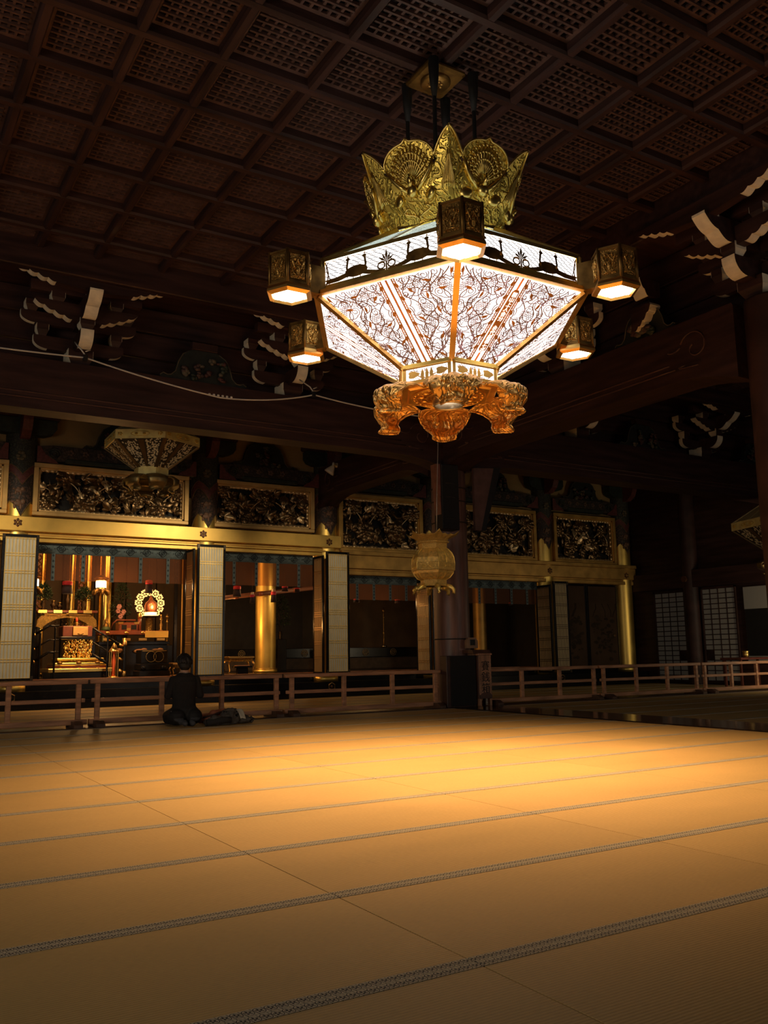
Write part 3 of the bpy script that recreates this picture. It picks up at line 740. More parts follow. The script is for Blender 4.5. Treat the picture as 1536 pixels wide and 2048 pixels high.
for lab, x in (('dark carved strut with flowers on the painted beam, behind the unlit lantern', 4.75), ('dark carved flower strut on the second painted beam', 8.03), ('shadowed carved flower strut right of the middle pillar', 14.7), ('shadowed carved flower strut at the right end', 18.0)):
    frogleg(lab, (x, 18.5, 5.24), 0, .78, .62)
# bracket blocks at the pillar heads (green underside, red front)
for k, x in enumerate(PX):
    t = thing('pillar_head_bracket', 'painted bracket above the gilded pillar '+POS[k], 'bracket', (x, 18.5, 5.3))
    m = M(); P = [(-.62, 5.72), (-.62, 5.55), (-.55, 5.45), (-.4, 5.4), (.4, 5.4), (.55, 5.45), (.62, 5.55), (.62, 5.72)]
    m.prism([(p[0]+x, p[1]) for p in P], 18.3, 18.55, 'Y'); W('bracket_arm', m, mat('arm_green', (.018, .028, .022), .55, var=.4, scale=12), t)
    m = M(); m.prism([(17.9, 5.75), (17.9, 5.6), (17.98, 5.42), (18.15, 5.3), (18.4, 5.28), (18.4, 5.75)], x-.09, x+.09, 'X'); W('bracket_nose', m, WRAPB, t)
    m = M(); m.cbox(x-.68, x+.68, 18.32, 18.56, 5.74, 6.0, .02); W('cap_block', m, mat('arm_red', (.05, .018, .015), .6, var=.3), t)

# ------------------------------------------------------------------ folding lattice doors
def leaf_meshes(w, h, n):
    e = .055; fr = M()
    fr.cbox(0, e, -.02, .02, 0, h, .004); fr.cbox(w-e, w, -.02, .02, 0, h, .004); fr.cbox(e, w-e, -.019, .019, 0, .05, .004); fr.cbox(e, w-e, -.019, .019, h-e, h, .004)
    pa = M().box(e, w-e, -.004, .004, .05, h-e)
    la = M(); 
    for i in range(n+1):
        x = e+.006+(w-2*e-.012)*i/n; la.box(x-.0062, x+.0062, -.014, .014, .05, h-e)
    for k in range(1, 8):
        z = .05+(h-e-.05)*k/8
        for d in ((-.024, .024) if k != 4 else (-.048, 0, .048)): la.box(e, w-e, -.017, .017, z+d-.0075, z+d+.0075)
    for d in (.05, h-e-.012, h-e-.035): la.box(e, w-e, -.017, .017, d, d+.008)
    return fr.mesh('frame'), pa.mesh('paper'), la.mesh('lattice')
PAPERO = mat('door_paper_warmlit', (.55, .42, .24), .85, var=.06, scale=4)  # side-leaf paper, warm light from inside put into its colour
PAPERT = mat('door_paper_tan', (.58, .46, .27), .85, var=.06, scale=4)
def door(label, x, z0, h, wf, wd, front=True, side=True, sx=None, lm=BARGOLD, lm2=None, yf=17.97, cat='door', pm=None):
    t = thing('folding_door', label, cat, (x, yf, z0))
    lm2 = lm2 or mat('bar_dark_gold', (.42, .26, .1), .4, .5)
    if front:
        a, b, c = leaf_meshes(wf, h, 9)
        o = tag(link('door_leaf', a, LACQ, t, (0, 0, 0))); link('paper', b, pm or PAPERW, o); link('lattice', c, lm, o)
    if side:
        a, b, c = leaf_meshes(wd, h-.09, 8)
        o = link('door_leaf', a, LACQ, t, (-.05, .04, 0), (0, 0, PI/2)); link('paper', b, PAPERO, o); link('lattice', c, lm2, o)
    # gilt corner fittings
    f = M()
    for zz in (0, h-.09):
        for xx in (0, wf-.05): f.box(xx, xx+.05, -.024, .024, zz, zz+.09)
    link('corner_fitting', f, mat('fitting_dark', (.06, .045, .03), .35, .6), t)
door('folding lattice doors with bright paper at the left edge of the sanctuary front', 2.44, .55, 2.78, .66, .36)
door('folding lattice doors with bright paper right of the altar, behind the kneeling person', 6.29, .53, 2.79, .63, .5)
door('folding lattice doors with cream paper left of the low lintel', 9.37, .52, 2.79, .6, .5)
door('folding lattice door seen edge-on with warm lit paper, under the small hanging lantern', 12.32, .42, 2.42, .42, .62, front=True, lm=mat('bar_grey', (.2, .15, .08), .5, .4))
door('pair of dim tan lattice doors at the right end of the sanctuary front', 16.26, .38, 2.44, .53, .6, lm=mat('bar_dark', (.09, .06, .035), .5, .3), lm2=mat('bar_dark', (0, 0, 0)), pm=PAPERT)

# ------------------------------------------------------------------ valance curtains: blue brocade edge over sheer brown-red cloth
def sheer():
    m = bpy.data.materials.new('sheer_cloth'); m.use_nodes = True; nt = m.node_tree; N = nt.nodes; L = nt.links
    b = N['Principled BSDF']; b.inputs['Base Color'].default_value = (.22, .095, .05, 1); b.inputs['Roughness'].default_value = .9
    tr = N.new('ShaderNodeBsdfTransparent'); tr.inputs[0].default_value = (.9, .66, .48, 1)
    tl = N.new('ShaderNodeBsdfTranslucent'); tl.inputs[0].default_value = (.3, .11, .05, 1)
    m1 = N.new('ShaderNodeMixShader'); m1.inputs[0].default_value = .25; L.new(b.outputs[0], m1.inputs[1]); L.new(tl.outputs[0], m1.inputs[2])
    m2 = N.new('ShaderNodeMixShader'); m2.inputs[0].default_value = .58; L.new(m1.outputs[0], m2.inputs[1]); L.new(tr.outputs[0], m2.inputs[2])
    L.new(m2.outputs[0], N['Material Output'].inputs[0]); return m
SHEER = sheer()
med = M(); med.tube([(.075*math.cos(2*PI*i/24)*(1+.12*math.cos(4*2*PI*i/24)), 0, .068*math.sin(2*PI*i/24)*(1+.12*math.cos(4*2*PI*i/24))) for i in range(24)], .007, 4, closed=True)
med.tube([(.04*math.cos(2*PI*i/16), 0, .036*math.sin(2*PI*i/16)) for i in range(16)], .006, 4, closed=True)
med.prism([(.02, 0), (0, .02), (-.02, 0), (0, -.02)], -.004, .004, 'Y')
for sx in (-1, 1): med.prism([(sx*.135, 0), (sx*.12, .012), (sx*.105, 0), (sx*.12, -.012)], -.004, .004, 'Y')
MED = med.mesh('medallion'); MED.materials.append(CLOTHDK)
def valance(label, x0, x1, zt, zb, ze, ns):
    y = 18.55; t = thing('valance_curtain', label, 'curtain', ((x0+x1)/2, y, ze)); hh = zt-zb
    rel = lambda px, pz: (px-(x0+x1)/2, 0, pz-ze)
    W('sheer_cloth', M().grid(lambda u, v: (x0+(x1-x0)*u, y+.012*math.sin(u*40), ze+(zb-ze)*v), 60, 1), SHEER, t)
    W('brocade_band', M().grid(lambda u, v: (x0+(x1-x0)*u, y-.012+.006*math.sin(u*40), zb+hh*v), 60, 2, thick=.006), CLOTHBLUE, t)
    for k in range(1, ns+1):
        x = x0+(x1-x0)*(k-.35)/(ns+.35)
        W('brocade_strip', M().cbox(x-.035, x+.035, y-.022, y-.014, ze-.01, zb+.01, .002), CLOTHBLUE, t)
        g = M()
        for q in range(5): 
            zz = ze+.05+(zb-ze-.08)*q/4; g.prism([(x-.022, zz), (x, zz+.03), (x+.022, zz), (x, zz-.03)], y-.026, y-.022, 'Y')
        W('strip_pattern', g, CLOTHDK, t)
    n = max(4, int((x1-x0)/.33))
    for k in range(n): link('medallion', MED, None, t, tuple(Vector(rel(x0+(x1-x0)*(k+.5)/n, (zt+zb)/2))+Vector((0, -.028, 0))))
    for k in range(n//2+1):
        x = x0+(x1-x0)*(k+.3)/(n//2+1); W('curtain_hook', M().ball((x, y-.03, zt), (.012, .012, .018), 6), BRASS, t)
valance('valance of blue brocade and sheer red-brown cloth over the lit altar opening', 3.1, 6.25, 3.26, 3.04, 2.51, 5)
valance('valance over the second opening, with the golden pillar behind it', 7.0, 9.32, 3.26, 3.04, 2.52, 4)
valance('dim valance over the opening left of the middle pillar', 10.2, 12.24, 2.84, 2.63, 2.25, 4)
valance('dim valance over the opening right of the middle pillar', 13.3, 16.2, 2.83, 2.62, 2.22, 5)

# ------------------------------------------------------------------ painted sliding doors at the right end
PAINT = mat('painted_door', (.05, .03, .018), .85, var=.6, scale=1.6, col2=(.075, .045, .028), spec=.15)
for lab, x0, x1 in (('left painted sliding door with shadowy trees, beside the tan lattice doors', 17.0, 18.05), ('right painted sliding door with shadowy trees, next to the golden corner pillar', 18.06, 19.28)):
    t = thing('sliding_door', lab, 'door', ((x0+x1)/2, 18.6, .4))
    e = .06; fr = M(); fr.cbox(x0, x0+e, 18.56, 18.62, .4, 2.83, .005); fr.cbox(x1-e, x1, 18.56, 18.62, .4, 2.83, .005); fr.cbox(x0+e, x1-e, 18.565, 18.615, .4, .5, .005); fr.cbox(x0+e, x1-e, 18.565, 18.615, 2.77, 2.83, .005)
    W('frame', fr, LACQ, t)
    W('painted_panel', M().box(x0+e, x1-e, 18.58, 18.6, .5, 2.77), PAINT, t)
    rnd = random.Random(int(x0*7)); g = M()
    for k in range(60):                                   # painted pine foliage in thin raised pigment
        cx = rnd.uniform(x0+.2, x1-.2); cz = rnd.choice([rnd.uniform(.7, 1.5), rnd.uniform(1.3, 1.9)]); rr = rnd.uniform(.03, .09)
        P = [(cx+rr*math.cos(a)*rnd.uniform(.6, 1.2), cz+rr*.7*math.sin(a)*rnd.uniform(.5, 1.2)) for a in [2*PI*i/11 for i in range(11)]]
        g.prism(P, 18.577-.00005*k, 18.581, 'Y')
    for k in range(4):
        xx = rnd.uniform(x0+.2, x1-.2); g.tube([(xx+.05*math.sin(q)+.04*q*(1 if k % 2 else -1), 18.579, 1.9+.13*q+.04*math.sin(2*q)) for q in [i*.6 for i in range(6)]], .012, 4)
    W('painted_trees', g, mat('tree_pigment', (.036, .026, .017), .85, var=.3, spec=.1), t)
t = bpy.data.objects['sliding_door.001']
W('door_pull', M().lathe([(.0, 0), (.035, 0), (.04, .008), (.03, .012), (.0, .006)], 14, T=Tm((19.1, 18.58, 1.37), (PI/2, 0, 0))), mat('pull_bronze', (.25, .15, .08), .4, .8), t)
# ------------------------------------------------------------------ the great lit lantern
LX, LY, LROT = 4.688, 6.5, -.545
PAPER = mat('lit_paper', (.9, .9, .9), .8, emit=(1, .965, .95), estr=1.75)
PAPER2 = mat('lit_paper_roof', (.8, .85, .8), .8, emit=(.8, .97, .86), estr=.65)
FRET = mat('fretwork', (.46, .33, .33), .6, .2, var=.25, scale=8)
FRETO = mat('fretwork_copper', (.75, .36, .13), .5, .6, var=.2, scale=8)
DARKB = mat('dark_bronze', (.26, .145, .04), .42, .85, var=.4, scale=10)
GLOW = mat('lamp_glow', (1, .95, .85), .5, emit=(1, .86, .62), estr=9)
RELIEF = relief_mat('crown_relief', (.95, .68, .14), .34, .9, 15, .01, .6, 'WAVE')
RELIEFB = relief_mat('bottom_relief', (.95, .58, .2), .36, .95, 12, .01, .7, 'WAVE')  # orange tint of the downlights put into the gold of the leaves
BOXREL = relief_mat('box_relief', (.9, .55, .16), .36, .9, 30, .006, .35, 'WAVE')
root = thing('great_lantern', 'large lit hexagonal gilt lantern with vine fretwork hanging from the ceiling in the middle', 'lantern', (LX, LY, 2.9), LROT)
ZR = 2.9
def hexpt(R, z, k):           # local coordinates: corner 0 faces -Y (the camera after rotation)
    a = k*PI/3; return Vector((R*math.sin(a), -R*math.cos(a), z-ZR))
def ribbon(m, pts, w, d, f, mi=0):
    """flat strap of width w along a 2-D polyline, lifted d off the panel; f maps (u,v,d) to 3-D"""
    n = len(pts); A = []; 
    for i, p in enumerate(pts):
        q0 = pts[max(i-1, 0)]; q1 = pts[min(i+1, n-1)]; tx, ty = q1[0]-q0[0], q1[1]-q0[1]; l = math.hypot(tx, ty) or 1
        A.append((p[0]-ty/l*w/2, p[1]+tx/l*w/2, p[0]+ty/l*w/2, p[1]-tx/l*w/2))
    v = [f(a[0], a[1], d) for a in A]+[f(a[2], a[3], d) for a in A]
    m.add(v, [(i, i+1, n+i+1, n+i) for i in range(n-1)], mi)
def shape(m, P, d, f, mi=0):
    m.add([f(x, y, d) for x, y in P], [tuple(range(len(P)))], mi)
def panel_frame(R0, z0, R1, z1):
    """f(u,v,d) on the face between corners 0 and 1: u along the width in metres from the centre line, v from top edge down, d outward"""
    a, b, c, e = hexpt(R0, z0, 0), hexpt(R0, z0, 1), hexpt(R1, z1, 0), hexpt(R1, z1, 1)
    tm, bm = (a+b)/2, (c+e)/2; U = (b-a).normalized(); Vv = (bm-tm); Ls = Vv.length; Vn = Vv.normalized(); Nn = U.cross(Vn); 
    if Nn.dot(Vector((tm.x, tm.y, 0))) < 0: Nn = -Nn
    return (lambda u, v, d: tm+U*u+Vn*v+Nn*d), (b-a).length/2, (e-c).length/2, Ls
def bird(m, x, y, s, a, f, d, mi=0):
    ca, sa = math.cos(a)*s, math.sin(a)*s
    P = [(1.05, .1), (.85, .25), (.6, .28), (.35, .32), (.0, .26), (-.4, .1), (-1.1, .12), (-.5, -.06), (0, -.24), (.4, -.2), (.65, 0), (.8, .08)]
    shape(m, [(x+p[0]*ca-p[1]*sa, y+p[0]*sa+p[1]*ca) for p in P], d, f, mi)
def vine_panel():
    f, w0, w1, Ls = panel_frame(1.335, 4.06, .475, 3.545)
    m = M(); rnd = random.Random(11)
    half = lambda v: w0+(w1-w0)*v/Ls-.014
    IN = .085
    def ok(u, v): return .008 < v < Ls-.008 and IN < u < half(v)
    C = []
    def curve(pts, w, d=.008, mi=0):
        seg = []
        for p in pts:
            if ok(*p): seg.append(p)
            else:
                if len(seg) > 1:
                    for sg in (1, -1): ribbon(m, [(sg*q[0], q[1]) for q in seg], w, d, f, mi)
                seg = []
        if len(seg) > 1:
            for sg in (1, -1): ribbon(m, [(sg*q[0], q[1]) for q in seg], w, d, f, mi)
    # main stems following the slope
    for k in range(6):
        t0 = (k+.5)/6; ph = rnd.uniform(0, 6)
        pts = []
        for i in range(60):
            v = Ls*i/59; u = IN+(half(v)-IN)*t0+.085*math.sin(v*9+ph)+.03*math.sin(v*27+ph*2)
            pts.append((u, v))
        curve(pts, .0105)
    pts_s = []
    def far(u, v, r):
        for (a, b) in pts_s:
            if (a-u)**2+(b-v)**2 < r*r: return False
        pts_s.append((u, v)); return True
    tries = 0; kinds = 0
    while tries < 1500:
        tries += 1
        v = rnd.uniform(.01, Ls-.01); u = rnd.uniform(IN, half(v))
        if not ok(u, v) or not far(u, v, .06): continue
        kind = kinds % 5; kinds += 1; a0 = rnd.uniform(0, 6.28); s = rnd.uniform(.8, 1.15)
        if kind == 0:      # curling tendril with a long tail
            r = .042*s; pts = [(u+r*(1-.8*i/24)*math.cos(a0+i*.42), v+r*(1-.8*i/24)*math.sin(a0+i*.42)) for i in range(25)]
            tl = [(u+(r+.011*i)*math.cos(a0-i*.16), v+(r+.011*i)*math.sin(a0-i*.16)) for i in range(9, 0, -1)]
            curve(tl+pts, .0078)
        elif kind == 1:    # grape cluster of small rings
            for row, n in enumerate((4, 3, 4, 3, 2, 1)):
                for q in range(n):
                    cx = u+(q-(n-1)/2)*.021; cy = v+row*.018-.04
                    curve([(cx+.0095*math.cos(2*PI*i/8), cy+.0095*math.sin(2*PI*i/8)) for i in range(9)], .0042, .009)
        elif kind == 2:    # vine leaf outline with veins
            R = .055*s; P = []
            for i in range(26):
                t = 2*PI*i/25; rr = R*(.62+.38*abs(math.cos(2.5*t)))
                P.append((u+rr*math.cos(t+a0), v+rr*math.sin(t+a0)))
            curve(P, .006, .009)
            for q in range(5): t = 2*PI*q/5+a0; curve([(u, v), (u+R*.45*math.cos(t), v+R*.45*math.sin(t)), (u+R*.9*math.cos(t), v+R*.9*math.sin(t))], .0062, .009)
        else:              # short winding twig
            curve([(u+.012*i*math.cos(a0)+.014*math.sin(i*.8), v+.012*i*math.sin(a0)+.014*math.cos(i*.8)) for i in range(-7, 10)], .0085)
    # birds
    bs = []
    for q in range(400):
        v = rnd.uniform(.06, Ls-.06); u = rnd.uniform(IN+.03, half(v)-.03)
        if not (IN+.03 < u < half(v)-.03) or any((u-a)**2+(v-b)**2 < .14**2 for a, b in bs): continue
        bs.append((u, v)); a = rnd.uniform(0, 6.28)
        for sg in (1, -1): bird(m, sg*u, v, .05, a if sg == 1 else PI-a, f, .011, 1)
    # vertical centre border: two solid straps, chains beside them
    for sg in (1, -1):
        ribbon(m, [(sg*0, .0), (sg*0, Ls)], .02, .01, f, 1)
        ribbon(m, [(sg*.052, .0), (sg*.052, Ls)], .012, .01, f, 1)
        ribbon(m, [(sg*.078, .0), (sg*.078, Ls)], .008, .01, f, 1)
        for q in range(34):
            v = Ls*(q+.5)/34; 
            ribbon(m, [(sg*(.065+.009*math.cos(2*PI*i/8)), v+.011*math.sin(2*PI*i/8)) for i in range(9)], .007, .0105, f, 1)
            if q % 5 == 2: shape(m, [(sg*.055, v-.025), (sg*.086, v-.01), (sg*.094, v+.02), (sg*.064, v+.03)], .011, f, 1)
    p = M(); T0, B0 = w0-.01, w1-.005
    p.add([f(-T0, 0, 0), f(T0, 0, 0), f(B0, Ls, 0), f(-B0, Ls, 0)], [(0, 1, 2, 3)])
    return p.mesh('lower_panel'), m.mesh('vine_fretwork'), f, Ls
VP, VF, vf, vL = vine_panel()
VP.materials.append(PAPER); VF.materials.append(FRET); VF.materials.append(FRETO)
def frieze_panel():
    f, w0, w1, Ls = panel_frame(1.3, 4.385, 1.3, 4.13)
    m = M(); rnd = random.Random(3)
    # wavy cloud lines
    for r in range(9):
        v = .02+.022*r
        for q in range(18):
            u = -w0+.05+2*(w0-.05)*(q+.5*(r % 2))/18+rnd.uniform(-.01, .01)
            ribbon(m, [(u+.022*math.cos(t), v+.007*math.sin(t*2)) for t in [PI*i/5 for i in range(6)]], .006, .006, f)
    for sg in (1, -1):
        for cx in (.3, ):
            x = sg*cx
            # long-tailed bird: body, tail, neck; and a companion neck
            body = [(x+.115*math.cos(t), .165+.052*math.sin(t)-.018*math.cos(t)*0) for t in [2*PI*i/16 for i in range(16)]]
            shape(m, body, .012, f)
            shape(m, [(x+sg*.07, .155), (x+sg*.2, .18), (x+sg*.33, .185), (x+sg*.3, .205), (x+sg*.33, .225), (x+sg*.18, .222), (x+sg*.05, .195)], .013, f)
            shape(m, [(x-sg*.07, .17), (x-sg*.2, .205), (x-sg*.3, .215), (x-sg*.28, .232), (x-sg*.12, .225), (x-sg*.04, .2)], .013, f)
            for nx in (-.085, .085):
                ribbon(m, [(x+nx, .165), (x+nx*1.12, .12), (x+nx*1.05, .08), (x+nx*.98, .045)], .021, .012, f)
                shape(m, [(x+nx*.98+.022*math.cos(t), .046+.015*math.sin(t)) for t in [2*PI*i/8 for i in range(8)]], .014, f)
                ribbon(m, [(x+nx*.98, .035), (x+nx*1.02, .008)], .008, .012, f)
            for lx in (-.03, .04): ribbon(m, [(x+lx, .2), (x+lx*1.1, .245)], .008, .012, f)
        # palm scroll at the end of the frieze
        ribbon(m, [(sg*(w0-.03-.03*math.sin(t)), .02+.22*t/3) for t in [i*.3 for i in range(11)]], .012, .01, f)
        ribbon(m, [(sg*(w0-.06+.02*math.sin(t*2)), .02+.22*t/3) for t in [i*.3 for i in range(11)]], .008, .01, f)
    # central flower
    for a in range(7):
        t = PI+PI*a/6; L = .11 if a == 3 else .085
        cx, cy = 0, .15
        shape(m, [(cx, cy), (cx+L*.55*math.cos(t-.22), cy+L*.55*math.sin(t-.22)), (cx+L*math.cos(t), cy+L*math.sin(t)), (cx+L*.55*math.cos(t+.22), cy+L*.55*math.sin(t+.22))], .013, f)
    ribbon(m, [(0, .15), (0, .25)], .016, .012, f)
    for sg in (1, -1): ribbon(m, [(sg*.05+.035*math.cos(t), .18+.03*math.sin(t)) for t in [2*PI*i/10 for i in range(11)]], .014, .013, f)
    p = M(); p.add([f(-w0+.01, 0, 0), f(w0-.01, 0, 0), f(w1-.01, Ls, 0), f(-w1+.01, Ls, 0)], [(0, 1, 2, 3)])
    fr = M()
    for v in (-.008, Ls-.008): ribbon(fr, [(-w0, v), (w0, v)], .034, .02, f)
    for sg in (1, -1): ribbon(fr, [(sg*(w0-.015), 0), (sg*(w0-.015), Ls)], .028, .021, f)
    return p.mesh('frieze_panel'), m.mesh('bird_fretwork'), fr.mesh('frieze_frame')
FP, FF, FR = frieze_panel(); FP.materials.append(PAPER); FF.materials.append(DARKB); FR.materials.append(BRASS)
def roof_panel():
    f, w0, w1, Ls = panel_frame(.52, 4.86, 1.3, 4.4)
    m = M(); rnd = random.Random(8)
    for q in range(260):
        v = rnd.uniform(.02, Ls-.03); h = w0+(w1-w0)*v/Ls-.04; u = rnd.uniform(-h, h); a = rnd.uniform(-.6, .6)
        ribbon(m, [(u+(.05*(i/5-.5))*math.cos(a), v+.05*(i/5-.5)*math.sin(a)+.012*math.sin(i*1.3)) for i in range(6)], .007, .006, f)
    p = M(); p.add([f(-w0, 0, 0), f(w0, 0, 0), f(w1-.01, Ls, 0), f(-w1+.01, Ls, 0)], [(0, 1, 2, 3)])
    r = M(); ribbon(r, [(0, 0), (0, Ls)], .05, .012, f); ribbon(r, [(0, 0), (0, Ls)], .02, .02, f)
    return p.mesh('roof_panel'), m.mesh('roof_fretwork'), r.mesh('roof_rib')
RP, RF, RR = roof_panel(); RP.materials.append(PAPER2); RF.materials.append(FRET); RR.materials.append(BRASS)
def ring_panel(R0, z0, R1, z1, nm):
    f, w0, w1, Ls = panel_frame(R0, z0, R1, z1); m = M(); rnd = random.Random(4)
    for q in range(46):
        u = rnd.uniform(-w0+.05, w0-.05); v = rnd.uniform(.03, Ls-.03); a = rnd.uniform(0, 3)
        ribbon(m, [(u+.025*math.cos(a)*t, v+.02*math.sin(a)*t) for t in (-1, 0, 1)], .005, .005, f)
    for sg in (1, -1):
        u = sg*w0*.58; shape(m, [(u+.055*math.cos(t)*(1+.3*math.cos(3*t)), Ls*.5+.034*math.sin(t)) for t in [2*PI*i/14 for i in range(14)]], .012, f, 1)
        ribbon(m, [(u-sg*.05, Ls*.6), (u-sg*.11, Ls*.75), (u-sg*.15, Ls*.85)], .01, .01, f, 1)
    for u in (-.045, 0, .045):
        shape(m, [(u-.013, Ls*.85), (u-.018, Ls*.5), (u, Ls*.2), (u+.018, Ls*.5), (u+.013, Ls*.85)], .012, f, 1)
    fr = M()
    for v in (.012, Ls-.012): ribbon(fr, [(-w0, v), (w0, v)], .03, .014, f)
    for sg in (1, -1): ribbon(fr, [(sg*(w0-.016), 0), (sg*(w0-.016), Ls)], .034, .015, f)
    p = M(); p.add([f(-w0, 0, 0), f(w0, 0, 0), f(w1, Ls, 0), f(-w1, Ls, 0)], [(0, 1, 2, 3)])
    return p.mesh(nm), m.mesh('panel_fretwork'), fr.mesh('panel_frame')
BPn, BFn, BFr = ring_panel(.485, 3.53, .485, 3.37, 'base_panel'); BPn.materials.append(PAPER); BFn.materials.append(FRET); BFn.materials.append(WARMGOLD); BFr.materials.append(WARMGOLD)
NPn, NFn, NFr = ring_panel(.52, 5.04, .52, 4.87, 'neck_panel'); NPn.materials.append(PAPER2); NFn.materials.append(FRET); NFn.materials.append(BRASS); NFr.materials.append(DARKB)
# corner ribs of the lower cone, rims
def bar(m, a, b, w, h):
    a, b = Vector(a), Vector(b); d = (b-a).normalized(); s = d.cross(Vector((0, 0, 1))).normalized(); n = s.cross(d)
    v = []
    for p in (a, b): v += [p+s*w/2+n*h*.2, p+n*h/2, p-s*w/2+n*h*.2, p-s*w/2-n*h/2, p+s*w/2-n*h/2]
    m.add(v, [(4, 3, 2, 1, 0), (5, 6, 7, 8, 9)]+[(i, (i+1) % 5, 5+(i+1) % 5, 5+i) for i in range(5)])
cr = M(); bar(cr, hexpt(1.345, 4.06, 0)+Vector((0, 0, 0)), hexpt(.48, 3.53, 0), .05, .05); CR = cr.mesh('corner_rib'); CR.materials.append(WARMGOLD)
rm = M(); bar(rm, hexpt(1.36, 4.085, 0), hexpt(1.36, 4.085, 1), .06, .05); RM = rm.mesh('edge_rim'); RM.materials.append(WARMGOLD)
r2 = M(); bar(r2, hexpt(.5, 3.535, 0), hexpt(.5, 3.535, 1), .05, .045); RM2 = r2.mesh('edge_rim'); RM2.materials.append(BRASS)
cp = M(); cp.box(-.02, .02, -.02, .02, 4.1-ZR, 4.39-ZR, T=Matrix.Translation((0, -1.31, 0))); CPM = cp.mesh('corner_post'); CPM.materials.append(BRASS)
rc = M(); bar(rc, hexpt(.53, 4.87, 0), hexpt(1.31, 4.4, 0), .05, .05); RC = rc.mesh('roof_corner_rib'); RC.materials.append(BRASS)
# crown: flared gilt petals with a fan-tailed bird on each face
def crown_h(s):
    """height profile over one face, s 0..1"""
    e = min(s, 1-s)
    if e < .185: return .35+.19*(1-(e/.185)**1.5)**.9
    c = abs(s-.5)/.315
    return .35+.165*max(0, 1-c**2.4)**.6+(.03*max(0, 1-abs(s-.5)/.04))
def crown_pt(s, t, off=0):
    k0, k1 = Vector((0, -1, 0)), Vector((math.sin(PI/3), -math.cos(PI/3), 0))
    H = crown_h(s); z = -.16+t*(H+.16)
    tt = max(0, (z+.16)/.7)
    R = .5+.2*math.sin(min(1, tt*2.2)*PI/2)*.75+.24*tt**1.6
    d = k0*(1-s)+k1*s; fold = 1-.0*abs(s-.5)
    bulge = 1+.05*math.sin(PI*s)*(1-tt)
    P = d*R*bulge; n = Vector((d.x, d.y, -.5)).normalized()
    return Vector((P.x, P.y, 5.02+z-ZR))+n*off
def clover(s, t):
    z = t*(crown_h(s)+.16)-.16
    for cs in (.19, .81):
        for (a, b) in ((-.018, .0), (.018, 0), (0, -.03)):
            if ((s-cs-a)/.017)**2+((z-.31-b)/.02)**2 < 1: return True
    return False
cw = M(); cw.grid(lambda u, v: crown_pt(u, v), 84, 40, 0, True, None, clover, .012)
CW = cw.mesh('crown_petal'); CW.materials.append(RELIEF)
rel = M()
def cpz(s, z, off=.012): return crown_pt(s, (z+.16)/(crown_h(s)+.16), off)
for q in range(15):                                   # fan of tail feathers with eyes
    a = PI*(.1+.8*q/14)
    rel.tube([cpz(.5+.26*r*math.cos(a), .17+.3*r*math.sin(a)) for r in (.22, .5, .8, 1.0)], [.009, .008, .008, .006], 5)
    for r in (.62, .82, 1.0): rel.ball(cpz(.5+.26*r*math.cos(a+.06), .17+.3*r*math.sin(a+.06), .014), .014, 6)
rel.ball(cpz(.5, .1, .02), (.06, .05, .065), 10); rel.tube([cpz(.5, .13, .03), cpz(.5, .2, .06), cpz(.51, .24, .05)], [.03, .02, .018], 6); 
for sg in (1, -1):
    rel.tube([cpz(.5+sg*.07, .1), cpz(.5+sg*.16, .16), cpz(.5+sg*.24, .23), cpz(.5+sg*.3, .33)], [.02, .026, .02, .008], 6)
    rel.ball(cpz(.5+sg*.23, .05, .004), (.07, .03, .06), 10)
    rel.tube([cpz(.5+sg*(.12+.1*math.sin(q*.7)), -.02-.1*q/8) for q in range(9)], .009, 5)
    for q in range(4): rel.tube([cpz(.5+sg*(.488-.03*q*(1-i/7)), .06+.05*i*(1-.08*q), .006) for i in range(7)], .006, 4)
rel.tube([cpz(.004+.992*i/60, crown_h(.004+.992*i/60)-.012, .008) for i in range(61)], .011, 5)
RL = rel.mesh('bird_relief'); RL.materials.append(BRASS)
# lower lotus leaves under the base, curling down at each corner
def leafp(u, v):
    prof = [(.45, 3.355), (.56, 3.355), (.66, 3.335), (.735, 3.285), (.75, 3.22), (.715, 3.165), (.705, 3.12), (.74, 3.085)]
    wd = [.23, .255, .25, .225, .18, .135, .11, .115]
    x = v*(len(prof)-1); i = min(int(x), len(prof)-2); q = x-i; q = q*q*(3-2*q)
    r = prof[i][0]*(1-q)+prof[i+1][0]*q; z = prof[i][1]*(1-q)+prof[i+1][1]*q; w = wd[i]*(1-q)+wd[i+1]*q
    uu = 2*u-1
    rip = .012*math.cos(uu*9)*math.sin(PI*v)
    return Vector((w*uu, -(r-.09*uu*uu*(.4+v)+rip), z-ZR-.05*uu*uu*(1-v)+rip))
lf = M(); lf.grid(leafp, 20, 28, 0, True, None, None, .014)
for sg in (1, -1):
    lf.tube([leafp(.5+sg*(.1+.22*math.sin(i*.45)*(1-i/16)), .3+.4*i/13)+Vector((0, -.012, 0)) for i in range(14)], .011, 5)
    lf.ball(leafp(.5+sg*.16, .42)+Vector((0, -.01, .01)), (.05, .03, .045), 8)
lf.tube([leafp(i/20, 1)+Vector((0, -.005, 0)) for i in range(21)], .013, 5); 
for uu in (0, 1): lf.tube([leafp(uu, i/20) for i in range(21)], .011, 5)
LFm = lf.mesh('lotus_leaf'); LFm.materials.append(RELIEFB)
